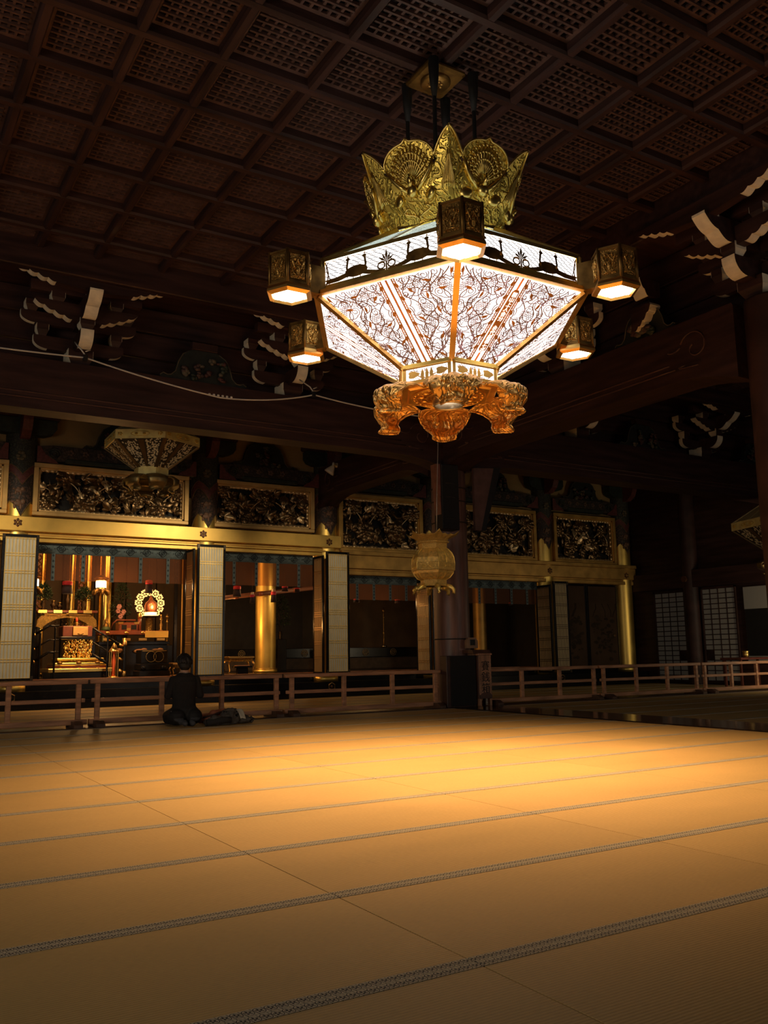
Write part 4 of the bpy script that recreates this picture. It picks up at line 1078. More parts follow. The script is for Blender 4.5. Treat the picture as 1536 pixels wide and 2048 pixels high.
# corner lamp: hexagonal box with relief panels, glowing underside, arm
def corner_lamp():
    Rl, z0, z1, c = .185, 4.06, 4.36, -1.62
    box = M(); pts = [Vector((Rl*math.sin(k*PI/3), -Rl*math.cos(k*PI/3)+c, 0)) for k in range(6)]
    v = [(p.x, p.y, z-ZR) for z in (z0, z1) for p in pts]
    box.add(v, [(i, (i+1) % 6, 6+(i+1) % 6, 6+i) for i in range(6)]+[(11, 10, 9, 8, 7, 6)])
    for k in range(6):
        p, q = pts[k], pts[(k+1) % 6]
        bar(box, (p.x, p.y, z0-ZR), (p.x+.0001, p.y, z1-ZR), .03, .03) if 0 else box.tube([(p.x, p.y, z0-ZR), (p.x, p.y, z1-ZR)], .015, 6)
        for z in (z0+.012, z1-.012): bar(box, (p.x, p.y, z-ZR), (q.x, q.y, z-ZR), .025, .025)
    panels = M(); fl = M()
    for k in range(6):
        p, q = pts[k], pts[(k+1) % 6]; mid = (p+q)/2; n = Vector((mid.x, mid.y-c, 0)).normalized(); U = (q-p).normalized()
        fp = lambda u, v, d: mid+U*u+Vector((0, 0, z0+v-ZR))+n*d
        panels.add([fp(-.07, .04, .006), fp(.07, .04, .006), fp(.07, .26, .006), fp(-.07, .26, .006)], [(0, 1, 2, 3)])
        for sg in (1, -1):
            panels.tube([fp(sg*(.02+.03*math.sin(i*.6)), .06+.022*i, .01) for i in range(9)], .006, 5)
            panels.tube([fp(sg*(.055-.008*i), .2-.02*i, .012) for i in range(5)], [.012, .01, .009, .006, .004], 5)
            panels.ball(fp(sg*.03, .21, .01), (.018, .012, .018), 6)
        panels.ball(fp(0, .12, .008), (.02, .02, .05), 7); panels.tube([fp(-.06, .05, .012), fp(0, .065, .014), fp(.06, .05, .012)], .006, 5)
    for r0, r1, a, b in ((Rl*1.06, Rl*1.14, 4.065, 4.03), (Rl*1.14, Rl*1.14, 4.03, 4.01), (Rl*1.14, Rl*.92, 4.01, 3.99), (Rl*.92, Rl*.84, 3.99, 4.02)):
        v = [(r*math.sin(k*PI/3), -r*math.cos(k*PI/3)+c, z-ZR) for r, z in ((r0, a), (r1, b)) for k in range(6)]
        fl.add(v, [(i, (i+1) % 6, 6+(i+1) % 6, 6+i) for i in range(6)])
    gl = M(); n = 48
    gl.add([((Rl*.8+.012*math.cos(12*t))*math.sin(t), -(Rl*.8+.012*math.cos(12*t))*math.cos(t)+c, 4.012-ZR) for t in [2*PI*i/n for i in range(n)]], [tuple(range(n))])
    arm = M(); arm.box(-.045, .045, -1.5, -1.3, 4.1-ZR, 4.32-ZR); arm.box(-.06, .06, -1.48, -1.34, 4.06-ZR, 4.1-ZR)
    return box.mesh('corner_lamp'), panels.mesh('relief_panel'), fl.mesh('bottom_flange'), gl.mesh('lamp_glass'), arm.mesh('lamp_arm')
CL = corner_lamp()
for me, mt in zip(CL, (DARKB, BOXREL, WARMGOLD, GLOW, DARKB)): me.materials.append(mt)
for k in range(6):
    r = (0, 0, k*PI/3)
    p = link('lower_panel', VP, None, root, None, r); link('vine_fretwork', VF, None, p)
    if k == 0:                                        # copper plaque with pierced characters
        g = M(); s = [(-.036, .14), (-.02, .115), (.02, .115), (.036, .14), (.036, vL-.16), (.02, vL-.135), (-.02, vL-.135), (-.036, vL-.16)]
        g.add([vf(x, y, .013) for x, y in s]+[vf(x, y, .017) for x, y in s], [tuple(range(8, 16))]+[(i, (i+1) % 8, 8+(i+1) % 8, 8+i) for i in range(8)])
        pq = link('name_plaque', g, FRETO, p)
        txt = '開山上人会分　永代経華七百'; o0, ou, ov = vf(0, 0, .0195), vf(1, 0, .0195), vf(0, 1, .0195)
        U, V = (ou-o0), (ov-o0); Nn = U.cross(-V)
        sgn = 1
        for i, ch in enumerate(txt):
            if ch == '　': continue
            me = text_mesh(ch, .052, .001); me.materials.append(PAPER)
            c = vf(0, .165+.0425*i*1.17, .0195)
            Mx = Matrix((U, -V, Nn)).transposed().to_4x4(); Mx.translation = c
            o = link('pierced_character', me, None, p); o.matrix_local = Mx
    p = link('frieze_panel', FP, None, root, None, r); link('bird_fretwork', FF, None, p); link('frieze_frame', FR, None, p)
    p = link('roof_panel', RP, None, root, None, r); link('roof_fretwork', RF, None, p); link('roof_rib', RR, None, p)
    p = link('base_panel', BPn, None, root, None, r); link('panel_fretwork', BFn, None, p); link('panel_frame', BFr, None, p)
    p = link('neck_panel', NPn, None, root, None, r); link('panel_fretwork', NFn, None, p); link('panel_frame', NFr, None, p)
    for nm, me in (('corner_rib', CR), ('edge_rim', RM), ('edge_rim', RM2), ('corner_post', CPM), ('roof_corner_rib', RC)): link(nm, me, None, root, None, r)
    p = link('crown_petal', CW, None, root, None, r); link('bird_relief', RL, None, p)
    link('lotus_leaf', LFm, None, root, None, r)
    p = link('corner_lamp', CL[0], None, root, None, r)
    for nm, me in zip(('relief_panel', 'bottom_flange', 'lamp_glass', 'lamp_arm'), CL[1:]): link(nm, me, None, p)
    light('downlight', 'SPOT', (1.62*math.sin(k*PI/3), -1.62*math.cos(k*PI/3), 4.0-ZR), 720, (1, .575, .25), None, .1, 1.74, 1, root)
# base plate with a raised medallion and a central collar
def hexring(m, rings, mi=0):
    v = [hexpt(r, z, k) for r, z in rings for k in range(6)]
    m.add(v, [(6*j+i, 6*j+(i+1) % 6, 6*j+6+(i+1) % 6, 6*j+6+i) for j in range(len(rings)-1) for i in range(6)], mi)
m = M(); hexring(m, [(.49, 3.375), (.52, 3.36), (.5, 3.345), (.44, 3.345), (.42, 3.33), (.36, 3.33), (.14, 3.33)]); link('base_plate', m, WARMGOLD, root)
m = M()
for rr, th in ((.34, .014), (.3, .01), (.2, .014)): m.tube([(rr*math.cos(t), rr*math.sin(t), 3.325-ZR) for t in [2*PI*i/40 for i in range(40)]], th, 6, closed=True)
for i in range(28): t = 2*PI*i/28; m.ball((.32*math.cos(t), .32*math.sin(t), 3.325-ZR), .015, 6)
for i in range(12):
    t = 2*PI*i/12; m.ball((.25*math.cos(t), .25*math.sin(t), 3.326-ZR), (.035, .035, .015), 7)
    m.tube([((.22+.01*q)*math.cos(t+.12*q), (.22+.01*q)*math.sin(t+.12*q), 3.322-ZR) for q in range(6)], .006, 4)
link('raised_medallion', m, WARMGOLD, root)
m = M(); m.lathe([(.15, 3.335-ZR), (.15, 3.25-ZR), (.135, 3.235-ZR), (.125, 3.25-ZR), (.125, 3.33-ZR)], 32, cap=False); link('collar', m, mat('collar_silver', (.55, .47, .36), .35, .9), root)
m = M(); hexring(m, [(.6, 5.06), (.5, 5.06), (.5, 4.86)]); hexring(m, [(.54, 4.9), (.56, 4.86), (1.31, 4.41)]) if 0 else None; link('crown_floor', m, DARKB, root)
rods = M(); slv = M()
for sx, sy in ((1, 1), (1, -1), (-1, -1), (-1, 1)):
    q = Matrix.Rotation(-LROT, 3, 'Z') @ Vector((sx*.235, sy*.235, 0))
    o = link('hanging_rod', M().tube([(q.x, q.y, 4.95-ZR), (q.x, q.y, 6.5-ZR)], .02, 8), BLACK, root)
    link('rod_sleeve', M().lathe([(.022, 6.2-ZR), (.045, 6.38-ZR), (.055, 6.6-ZR)], 12, (q.x, q.y, 0)), BLACK, o)
# wiring ornament on the ceiling crossing
o = thing('ceiling_ornament', 'small square gilt plate with a round medallion on the ceiling above the great lantern', 'ornament', (4.62, 6.475, 6.5))
pl = M(); pl.cbox(-.22, .22, -.22, .22, .04, .1, .02, T=Matrix.Rotation(0, 4, 'Z')); link('square_plate', pl, DARKB, o)
pl = M(); pl.lathe([(.0, .0), (.13, .0), (.15, .02), (.15, .05)], 24)
for k in range(8): pl.ball((.06*math.cos(k*PI/4), .06*math.sin(k*PI/4), .0), (.025, .025, .012), 7)
link('round_medallion', pl, DARKB, o)

# ------------------------------------------------------------------ small hanging lantern
def small_lantern():
    x, y = 8.46, 12.3
    t = thing('hanging_lantern', 'small gilt six-sided lantern hanging by a thin wire in front of the middle pillar', 'lantern', (x, y, 1.93), -.35)
    def hx(m, prof, sub=1, mi=0):
        n = 6; v = []
        for r, z in prof:
            for k in range(n): v.append((r*math.sin(k*PI/3), -r*math.cos(k*PI/3), z-1.93))
        m.add(v, [(n*j+i, n*j+(i+1) % n, n*j+n+(i+1) % n, n*j+n+i) for j in range(len(prof)-1) for i in range(n)], mi)
    SG = mat('small_lantern_gold', (1, .68, .2), .36, .7, var=.2, scale=12)
    SGR = relief_mat('small_lantern_pierced', (1, .7, .22), .36, .65, 40, .003, .5)
    m = M(); prof = [(.22, 2.17), (.29, 2.21), (.345, 2.28), (.37, 2.36), (.375, 2.45), (.365, 2.54), (.33, 2.62), (.27, 2.685), (.24, 2.7)]
    hx(m, prof); link('globe_panel', m, mat('globe_gauze', (.75, .52, .16), .4, .5, var=.3, scale=20), t)
    m = M(); hx(m, [(.375, 2.32), (.383, 2.33), (.383, 2.45), (.375, 2.46)]); link('waist_band', m, SGR, t)
    m = M()
    for k in range(12):
        a = k*PI/6; c = 1 if k % 2 == 0 else math.cos(PI/6)
        m.tube([(r*1.01*c*math.sin(a), -r*1.01*c*math.cos(a), z-1.93) for r, z in prof], .009 if k % 2 == 0 else .006, 5)
    link('globe_rib', m, SG, t)
    m = M()
    for k in range(6):
        a = (k+.5)*PI/3; R = .383*math.cos(PI/6)+.004
        for du in (-.06, .06): m.tube([(R*math.sin(a)+(du+.03*math.cos(q))*math.cos(a), -R*math.cos(a)+(du+.03*math.cos(q))*math.sin(a), 2.39+.022*math.sin(q)-1.93) for q in [2*PI*i/12 for i in range(12)]], .006, 4, closed=True)
    link('band_ornament', m, SG, t)
    m = M(); hx(m, [(.24, 2.69), (.25, 2.7), (.25, 2.79), (.29, 2.8), (.29, 2.82), (.24, 2.82)]); link('neck', m, SGR, t)
    m = M()
    def can(u, v):
        a = 2*PI*u; k = a/(PI/3); fr = k-math.floor(k); c = math.cos(PI/6)/math.cos((fr-.5)*PI/3)
        e = 1-min(fr, 1-fr)*2; zt = 2.92+.05*e**4+.012*math.cos(fr*6*PI)
        z = 2.82+(zt-2.82)*v; R = (.26+.17*v**1.7)*c*(1+.1*e**3*v)
        return (R*math.sin(a), -R*math.cos(a), z-1.93)
    m.grid(can, 72, 6, 0, True, thick=.006); link('canopy', m, SGR, t)
    m = M(); hx(m, [(.2, 2.18), (.23, 2.17), (.23, 2.09), (.27, 2.085), (.27, 2.065), (.2, 2.065)]); link('base', m, SGR, t)
    for k in range(6):
        a = k*PI/3; g = M(); g.tube([(.22*math.sin(a), -.22*math.cos(a), 2.06-1.93), (.3*math.sin(a), -.3*math.cos(a), 2.045-1.93), (.35*math.sin(a), -.35*math.cos(a), 2.0-1.93), (.345*math.sin(a), -.345*math.cos(a), 1.95-1.93), (.37*math.sin(a), -.37*math.cos(a), 1.93-1.93)], [.05, .045, .035, .03, .012], 7)
        link('foot', g, SG, t)
    w = M(); w.tube([(8.54, 12.3, 2.75), (8.57, 12.3, 3.6), (8.62, 12.3, 4.5), (8.66, 12.3, 6.6)], .007, 5)
    W0 = link('hanging_wire', w, mat('wire_grey', (.45, .42, .38), .4, .6), t); W0.matrix_local = (Matrix.Translation(t.location) @ Matrix.Rotation(-.35, 4, 'Z')).inverted()
small_lantern()

# ------------------------------------------------------------------ unlit lantern hung before the sanctuary
def dark_lantern(label, c, R, rot, dims):
    x, y = c; zt, zb, zn, zf = dims          # top edge of band, bottom edge of band, neck, feet
    t = thing('unlit_lantern', label, 'lantern', (x, y, zf), rot)
    OG = mat('lantern_olive_gold', (.95, .76, .32), .5, .35, var=.2, scale=8)
    n = 6; HP = lambda r, z, k: Vector((r*math.sin(k*PI/3), -r*math.cos(k*PI/3), z-zf))
    for k in range(6):
        m = M(); m.add([HP(R, zt, k), HP(R, zt, k+1), HP(R, zb, k+1), HP(R, zb, k), HP(R*.95, zt, k), HP(R*.95, zt, k+1), HP(R*.95, zb, k+1), HP(R*.95, zb, k)], [(0, 1, 2, 3), (7, 6, 5, 4), (0, 4, 5, 1), (3, 2, 6, 7)])
        b = link('rim_band', m, OG, t)
        g = M(); a, d = HP(R*1.005, (zt+zb)/2, k), HP(R*1.005, (zt+zb)/2, k+1); u = (d-a).normalized(); mid = (a+d)/2
        g.tube([mid+u*.17*R*(math.cos(q)*(1.1))+Vector((0, 0, .022*math.sin(q)*2)) for q in [2*PI*i/16 for i in range(16)]], .007, 4, closed=True)
        for s in (-.08, .08): g.ball(mid+u*s*R, (.03, .03, .02), 8)
        for s in (-.4, .4):
            for q in range(5): g.ball(mid+u*(s*R+.03*math.cos(q*1.26))+Vector((0, 0, .025*math.sin(q*1.26))), .016, 6)
        link('band_ornament', g, BRASS, b)
        # pierced lower panel
        A, B, Cc, D = HP(R*.97, zb, k), HP(R*.97, zb, k+1), HP(R*.34, zn, k+1), HP(R*.34, zn, k)
        p = M(); p.add([A, B, Cc, D], [(0, 1, 2, 3)]); p = link('pierced_panel', p, mat('panel_dark_brown', (.05, .038, .02), .7), t)  # even dark brown panel colour
        nrm = (B-A).cross(D-A).normalized(); 
        if nrm.dot(Vector((A.x+B.x, A.y+B.y, 0))) < 0: nrm = -nrm
        rnd = random.Random(k); g = M(); P = lambda u, v, dd=.006: (A*(1-u)+B*u)*(1-v)+(D*(1-u)+Cc*u)*v+nrm*dd
        for q in range(240):
            v = rnd.random(); u = rnd.choice([rnd.uniform(.08, .4), rnd.uniform(.6, .92)]); a0 = rnd.uniform(0, 6.3); wv = .021+.012*rnd.random(); wu = .021/(1-.6*v)
            g.add([P(u+wu*math.cos(a0+q2*PI/2.5)*.9, v+wv*math.sin(a0+q2*PI/2.5)) for q2 in range(5)], [(0, 1, 2, 3, 4)])
        link('paper_behind_piercing', g, mat('pierced_paper', (.85, .76, .5), .8), p)
        g = M(); 
        for (u0, u1) in ((.44, .56),): g.add([P(u0, .02, .012), P(u1, .02, .012), P(u1, .98, .012), P(u0, .98, .012)], [(0, 1, 2, 3)])
        bar(g, P(0, 0), P(0, 1), .07, .03); link('rib', g, mat('rib_brown', (.2, .13, .055), .45, .7), p)
        A2, B2, C2, D2 = HP(R*.97, zt, k), HP(R*.97, zt, k+1), HP(R*.4, zt+.36*R, k+1), HP(R*.4, zt+.36*R, k)
        g = M(); g.add([A2, B2, C2, D2], [(0, 1, 2, 3)]); bar(g, A2, D2, .04, .03); bar(g, (A2+B2)/2, (C2+D2)/2, .03, .02); link('roof_panel', g, mat('roof_olive', (.55, .47, .26), .55, .3), t)
    m = M(); 
    v = [HP(r, z, k) for r, z in ((R*.34, zn+.01), (R*.36, zn), (R*.36, zn-.13), (R*.4, zn-.135), (R*.4, zn-.16)) for k in range(6)]
    m.add(v, [(6*j+i, 6*j+(i+1) % 6, 6*j+6+(i+1) % 6, 6*j+6+i) for j in range(4) for i in range(6)]); link('neck_band', m, OG, t)
    for k in range(6):
        a = k*PI/3; g = M()
        def lp(u, vv):
            pr = [(.3, zn-.15), (.48, zn-.16), (.58, zn-.22), (.57, zn-.32), (.46, zn-.37), (.44, zn-.42), (.5, zn-.45)]; w = [.15, .2, .2, .17, .14, .12, .08]
            q = vv*6; i = min(int(q), 5); f = q-i; r = pr[i][0]*(1-f)+pr[i+1][0]*f; z = pr[i][1]*(1-f)+pr[i+1][1]*f; ww = (w[i]*(1-f)+w[i+1]*f)*R*1.05
            uu = 2*u-1; rr = R*(r-.06*uu*uu)
            return (rr*math.sin(a)+ww*uu*math.cos(a), -rr*math.cos(a)+ww*uu*math.sin(a), z-zf-.02*uu*uu)
        g.grid(lp, 8, 18, 0, True, thick=.01); link('lotus_leaf', g, mat('lantern_leaf', (.34, .25, .1), .4, .8, var=.3, scale=8), t)
    # hangers
    for sx, sy in ((1, 1), (-1, 1), (1, -1), (-1, -1)):
        link('hanging_rod', M().tube([(sx*.12, sy*.12, zt+.3*R-zf), (sx*.12, sy*.12, 6.99-zf)], .015, 6), BLACK, t)
    return t
dark_lantern('unlit hexagonal gilt lantern with pierced panels in front of the left carved transom', (4.68, 16), .897, -.03, (5.0, 4.83, 4.42, 3.98))
dark_lantern('edge of an unlit gilt lantern peeking out left of the right edge pillar', (17.86, 12.0), 1.15, -.3, (3.76, 3.58, 3.05, 2.45))
# ------------------------------------------------------------------ low railings
def railing(label, x0, x1, y, posts, feet):
    t = thing('railing', label, 'railing', ((x0+x1)/2, y, 0), 0)
    W('top_rail', M().cbox(x0, x1, y-.045, y+.045, .6, .66, .008), RAILWOOD, t)
    W('middle_rail', M().cbox(x0+.03, x1-.03, y-.02, y+.02, .345, .4, .006), RAILWOOD, t)
    W('bottom_rail', M().cbox(x0, x1, y-.05, y+.05, .04, .115, .008), RAILWOOD, t)
    for p in posts: W('post', M().cbox(p-.034, p+.034, y-.032, y+.032, .11, .605, .006), RAILWOOD, t)
    for p in feet: W('foot', M().prism([(y-.26, .007), (y-.26, .05), (y-.17, .095), (y+.17, .095), (y+.26, .05), (y+.26, .007)], p-.06, p+.06, 'X'), mat('foot_wood', (.1, .05, .03), .5, var=.4), t)
    return t
RY = 13.04
railing('brown wooden railing section at the far left, behind the kneeling person', -.2, 2.99, RY, (.05, 1, 1.95, 2.87), (.1, 2.83))
railing('brown wooden railing section just behind the kneeling person', 3.02, 5.99, RY, (3.13, 4.06, 4.99, 5.9), (3.13, 5.86))
railing('brown wooden railing section between the coat and the middle pillar', 6.04, 9.05, RY, (6.17, 7.12, 8.06, 8.95), (6.14, 8.93))
railing('brown wooden railing section right of the offertory box', 10.05, 12.85, RY, (10.15, 10.92, 11.86, 12.76), (10.2, 12.7))
railing('brown wooden railing section in front of the golden corner pillar', 12.9, 15.9, RY, (13.03, 13.95, 14.87, 15.78), (13.05, 15.72))
railing('brown wooden railing section at the right, in front of the paper screens', 15.94, 19.1, RY, (16.06, 16.94, 17.82, 18.9), (16.1, 18.9))

# ------------------------------------------------------------------ by the middle pillar
t = thing('speaker_cabinet', 'black upright box with a dark cloth front standing against the middle pillar', 'speaker', (9.37, 13.0, 0))
W('cabinet', M().cbox(9.05, 9.68, 12.82, 13.03, .008, .9, .008), mat('cabinet_brown', (.05, .022, .016), .5, var=.3), t)
W('cloth_front', M().cbox(9.13, 9.67, 12.8, 12.825, .03, .9, .004), BLACK, t)
t = thing('offertory_box', 'narrow tall wooden offertory box with black brush lettering on its front, beside the black cabinet', 'box', (9.8, 12.88, 0))
BOXW = mat('box_wood', (.36, .18, .1), .5, var=.35, scale=6, stretch=(3, 3, .6))
W('box_body', M().cbox(9.71, 9.99, 12.78, 13.03, .14, .9, .006), mat('box_dark', (.1, .045, .03), .5, var=.3), t)
W('front_board', M().cbox(9.72, 9.985, 12.755, 12.785, .2, .9, .004), BOXW, t)
W('top_lid', M().cbox(9.69, 10.0, 12.74, 13.07, .9, .935, .005), BOXW, t)
W('coin_funnel', M().prism([(12.76, .935), (12.8, 1.0), (13.1, 1.0), (13.1, .935)], 9.6, 9.99, 'X'), mat('box_dark', (0, 0, 0)), t)
W('arched_foot', M().prism([(9.72, .14), (9.72, .2), (9.76, .235), (9.85, .25), (9.94, .235), (9.985, .2), (9.985, .14)], 12.75, 12.78, 'Y'), mat('box_dark', (0, 0, 0)), t)
for x in (9.725, 9.955): W('leg', M().cbox(x, x+.04, 12.77, 13.0, .012, .14, .004), BOXW, t)
nl = M()
for k in range(9):
    for x in (9.733, 9.972): nl.ball((x, 12.752, .25+.075*k), (.006, .004, .006), 6)
W('iron_nail', nl, BLACK, t)
W('lock', M().box(9.83, 9.87, 12.74, 12.76, .03, .14).ball((9.85, 12.735, .07), .015, 6), mat('lock_steel', (.5, .45, .38), .3, .9), t)
for i, ch in enumerate('賽銭箱'):
    me = text_mesh(ch, .19, .002); me.materials.append(mat('ink', (.012, .01, .01), .7))
    o = link('lettering', me, None, t, (9.852-9.8, 12.753-12.88, .7-.195*i), (PI/2, 0, 0))
t = thing('notice_board', 'small wooden house-shaped board with a dark square label, above the offertory box', 'sign', (9.72, 12.97, 1.03))
W('board', M().prism([(9.59, 1.03), (9.59, 1.16), (9.64, 1.22), (9.8, 1.22), (9.85, 1.16), (9.85, 1.03)], 12.95, 13.0, 'Y'), mat('board_pale', (.28, .17, .1), .6, var=.2), t)
W('dark_label', M().cbox(9.67, 9.785, 12.942, 12.952, 1.08, 1.185, .002), mat('label_dark', (.02, .022, .02), .3, var=.5, scale=30), t)
W('support_post', M().cbox(9.66, 9.74, 13.08, 13.12, .93, 1.19, .004), mat('box_dark', (0, 0, 0)), t)
t = thing('wall_speaker', 'long black box speaker strapped high on the left of the middle pillar', 'speaker', (9.25, 12.95, 3.16))
W('speaker_box', M().cbox(9.08, 9.46, 12.86, 13.12, 3.16, 4.36, .012), BLACK, t)
W('side_board', M().prism([(9.0, 4.36), (9.1, 4.36), (9.1, 3.2)], 12.9, 13.1, 'Y'), mat('board_red', (.2, .07, .05), .5, var=.3), t)
for z in (3.35, 3.75, 4.0): W('strap', M().tube([(9.06, 12.88, z), (9.27, 12.85, z+.01), (9.47, 12.88, z)], .008, 5), mat('dark_rope', (0, 0, 0)), t)
t = thing('wall_speaker', 'tapered brown wooden speaker board high on the right of the middle pillar', 'speaker', (10.1, 13.0, 3.2))
W('board_face', M().prism([(9.9, 3.2), (10.04, 3.2), (10.38, 4.42), (9.9, 4.38)], 12.98, 13.04, 'Y'), mat('board_maroon', (.1, .05, .042), .5, var=.3), t)
W('board_side', M().prism([(10.04, 3.2), (10.14, 3.2), (10.56, 4.46), (10.38, 4.42)], 12.98, 13.25, 'Y'), BLACK, t)

# ------------------------------------------------------------------ cord slung along the great beam
def sag(a, b, d, n=14): return [(a[0]+(b[0]-a[0])*i/n, a[1]+(b[1]-a[1])*i/n, a[2]+(b[2]-a[2])*i/n-d*4*(i/n)*(1-i/n)) for i in range(n+1)]
CORD = mat('white_cord', (.62, .58, .52), .7)
cy = 12.3
pts = sag((-.5, cy, 5.1), (2.62, cy, 5.13), .04)+sag((2.62, cy, 5.13), (4.62, cy, 4.83), .03)[1:]+sag((4.62, cy, 4.83), (6.21, cy, 5.1), .06)[1:]+sag((6.21, cy, 5.1), (8.6, cy, 5.02), .05)[1:]
t = thing('slung_cord', 'long white cord sagging along the left great beam', 'cord', (4, cy, 5))
W('cord', M().tube(pts, .012, 6), CORD, t)
for (x, z, hx, hz) in ((2.62, 5.14, 2.53, 5.44), (6.2, 5.12, 6.1, 5.42)):
    W('hanger', M().tube([(hx, cy+.3, hz), (hx, cy+.1, hz-.12), (x-.06, cy, z+.1), (x, cy, z+.02)], .011, 5).tube([(x, cy, z+.08), (x+.07, cy+.02, z+.12)], .009, 5), CORD, t)
    W('clamp', M().cbox(x-.03, x+.03, cy-.03, cy+.03, z-.06, z+.03, .006), BLACK, t)
k = M()
for q in range(6): k.ball((4.45+.07*q, cy, 4.86-.0*q), (.022, .02, .018), 6)
W('splice', k, CORD, t)

# ------------------------------------------------------------------ spotlight on the tie beam
t = thing('spotlight', 'small white reflector spotlight clamped to the short tie beam', 'lamp', (9.42, 17.45, 5.12))
m = M(); m.lathe([(.02, 0), (.05, -.03), (.11, -.15), (.12, -.2), (.105, -.19), (.04, -.05)], 18, T=Tm((9.26, 17.36, 5.2), (.35, .5, 0)), cap=False); W('reflector', m, mat('enamel_white', (.75, .7, .6), .35), t)
W('arm', M().tube([(9.25, 17.38, 5.2), (9.27, 17.4, 5.27), (9.42, 17.5, 5.25)], .025, 8).cyl((9.4, 17.5), .04, 5.2, 5.3, 10), mat('enamel_white', (0, 0, 0)), t)

# ------------------------------------------------------------------ shoji screens on the right wall
SHOJI = mat('shoji_paper', (.3, .28, .245), .9, emit=(.62, .6, .52), estr=.006)
WX = 19.95
def shoji(label, y0, y1, z1, dark):
    t = thing('paper_screen', label, 'screen', (WX, (y0+y1)/2, .05)); z0 = .05; n, r = 4, 18
    fr = M()
    for a, b, c, d in ((y0, y1, z1-.05, z1), (y0, y1, z0, z0+.05), (y0, y0+.05, z0, z1), (y1-.05, y1, z0, z1)): fr.cbox(WX-.05, WX-.005, a, b, c, d, .004)
    W('frame', fr, WOOD, t)
    dy, dz = (y1-y0-.1)/n, (z1-z0-.1)/r
    for i in range(n):
        for j in range(r):
            # missing or backed panes are dark wood
            mt = WOOD if (i, j) in dark else SHOJI
            W('paper_pane', M().box(WX-.028, WX-.022, y0+.05+dy*i+.012, y0+.05+dy*(i+1)-.012, z0+.05+dz*j+.012, z0+.05+dz*(j+1)-.012), mt, t)
    g = M()
    for i in range(1, n): g.box(WX-.036, WX-.016, y0+.05+dy*i-.013, y0+.05+dy*i+.013, z0+.05, z1-.05)
    for j in range(1, r): g.box(WX-.035, WX-.017, y0+.05, y1-.05, z0+.05+dz*j-.011, z0+.05+dz*j+.011)
    W('lattice', g, WOOD, t)
shoji('left paper screen of the two on the right wall, next to the dark corner', 16.66, 17.78, 2.58, {(0, 5), (0, 4)})
shoji('right paper screen of the two on the right wall, nearer the edge pillar', 15.0, 16.12, 2.6, {(3, 5), (3, 4)})
t = thing('wall_post', 'dark wooden post with a dull gilt ornament between the two paper screens', 'post', (19.9, 16.4, 0)); W('shaft', M().cyl((19.9, 16.4), .22, 0, 6.5, 24), WOOD, t)
m = M(); m.prism([(16.4+.09*math.cos(PI*k/3), 2.85+.09*math.sin(PI*k/3)) for k in range(6)], 19.6, 19.66, 'X'); W('nail_cover', m, mat('ornament_dark', (0, 0, 0)), t)
t = thing('side_lintel', 'dark crossbeam over the paper screens on the right wall', 'lintel', (19.9, 15, 2.6)); W('beam', M().cbox(19.75, 19.98, 12, 18.4, 2.62, 3.1, .01), WOODY, t)
t = thing('white_wall_panel', 'plain pale paper panel above a dark opening right of the screens', 'panel', (WX, 14.3, 1.93)); W('panel', M().box(WX-.03, WX-.01, 13.3, 14.78, 1.95, 2.52), SHOJI, t); W('dark_opening', M().box(WX-.02, WX-.005, 13.3, 14.78, .75, 1.95), BLACK, t); W('sill_strip', M().box(WX-.03, WX-.01, 13.3, 14.78, .62, .75), SHOJI, t)
t = thing('side_table', 'low reddish table behind the right end of the railing', 'table', (18.9, 14, 0)); TW = mat('table_red', (.12, .03, .02), .4, var=.3)
W('table_top', M().cbox(18.2, 19.6, 13.7, 14.3, .68, .73, .006), TW, t)
for x in (18.25, 19.5):
    for y in (13.75, 14.2): W('leg', M().cbox(x, x+.05, y, y+.05, .004, .68, .004), TW, t)
t = thing('incense_cup', 'small shiny gilt cup standing on the reddish side table at the right edge', 'cup', (18.72, 13.95, .73)); W('cup_body', M().lathe([(.05, 0), (.07, .01), (.075, .06), (.07, .12), (.085, .15), (.07, .148), (.06, .05), (.0, .04)], 20, (18.72, 13.95, .73)), BRASS, t); W('rim', M().tube([(18.72+.083*math.cos(q), 13.95+.083*math.sin(q), .88) for q in [2*PI*i/20 for i in range(20)]], .006, 5, closed=True), BRASS, t)

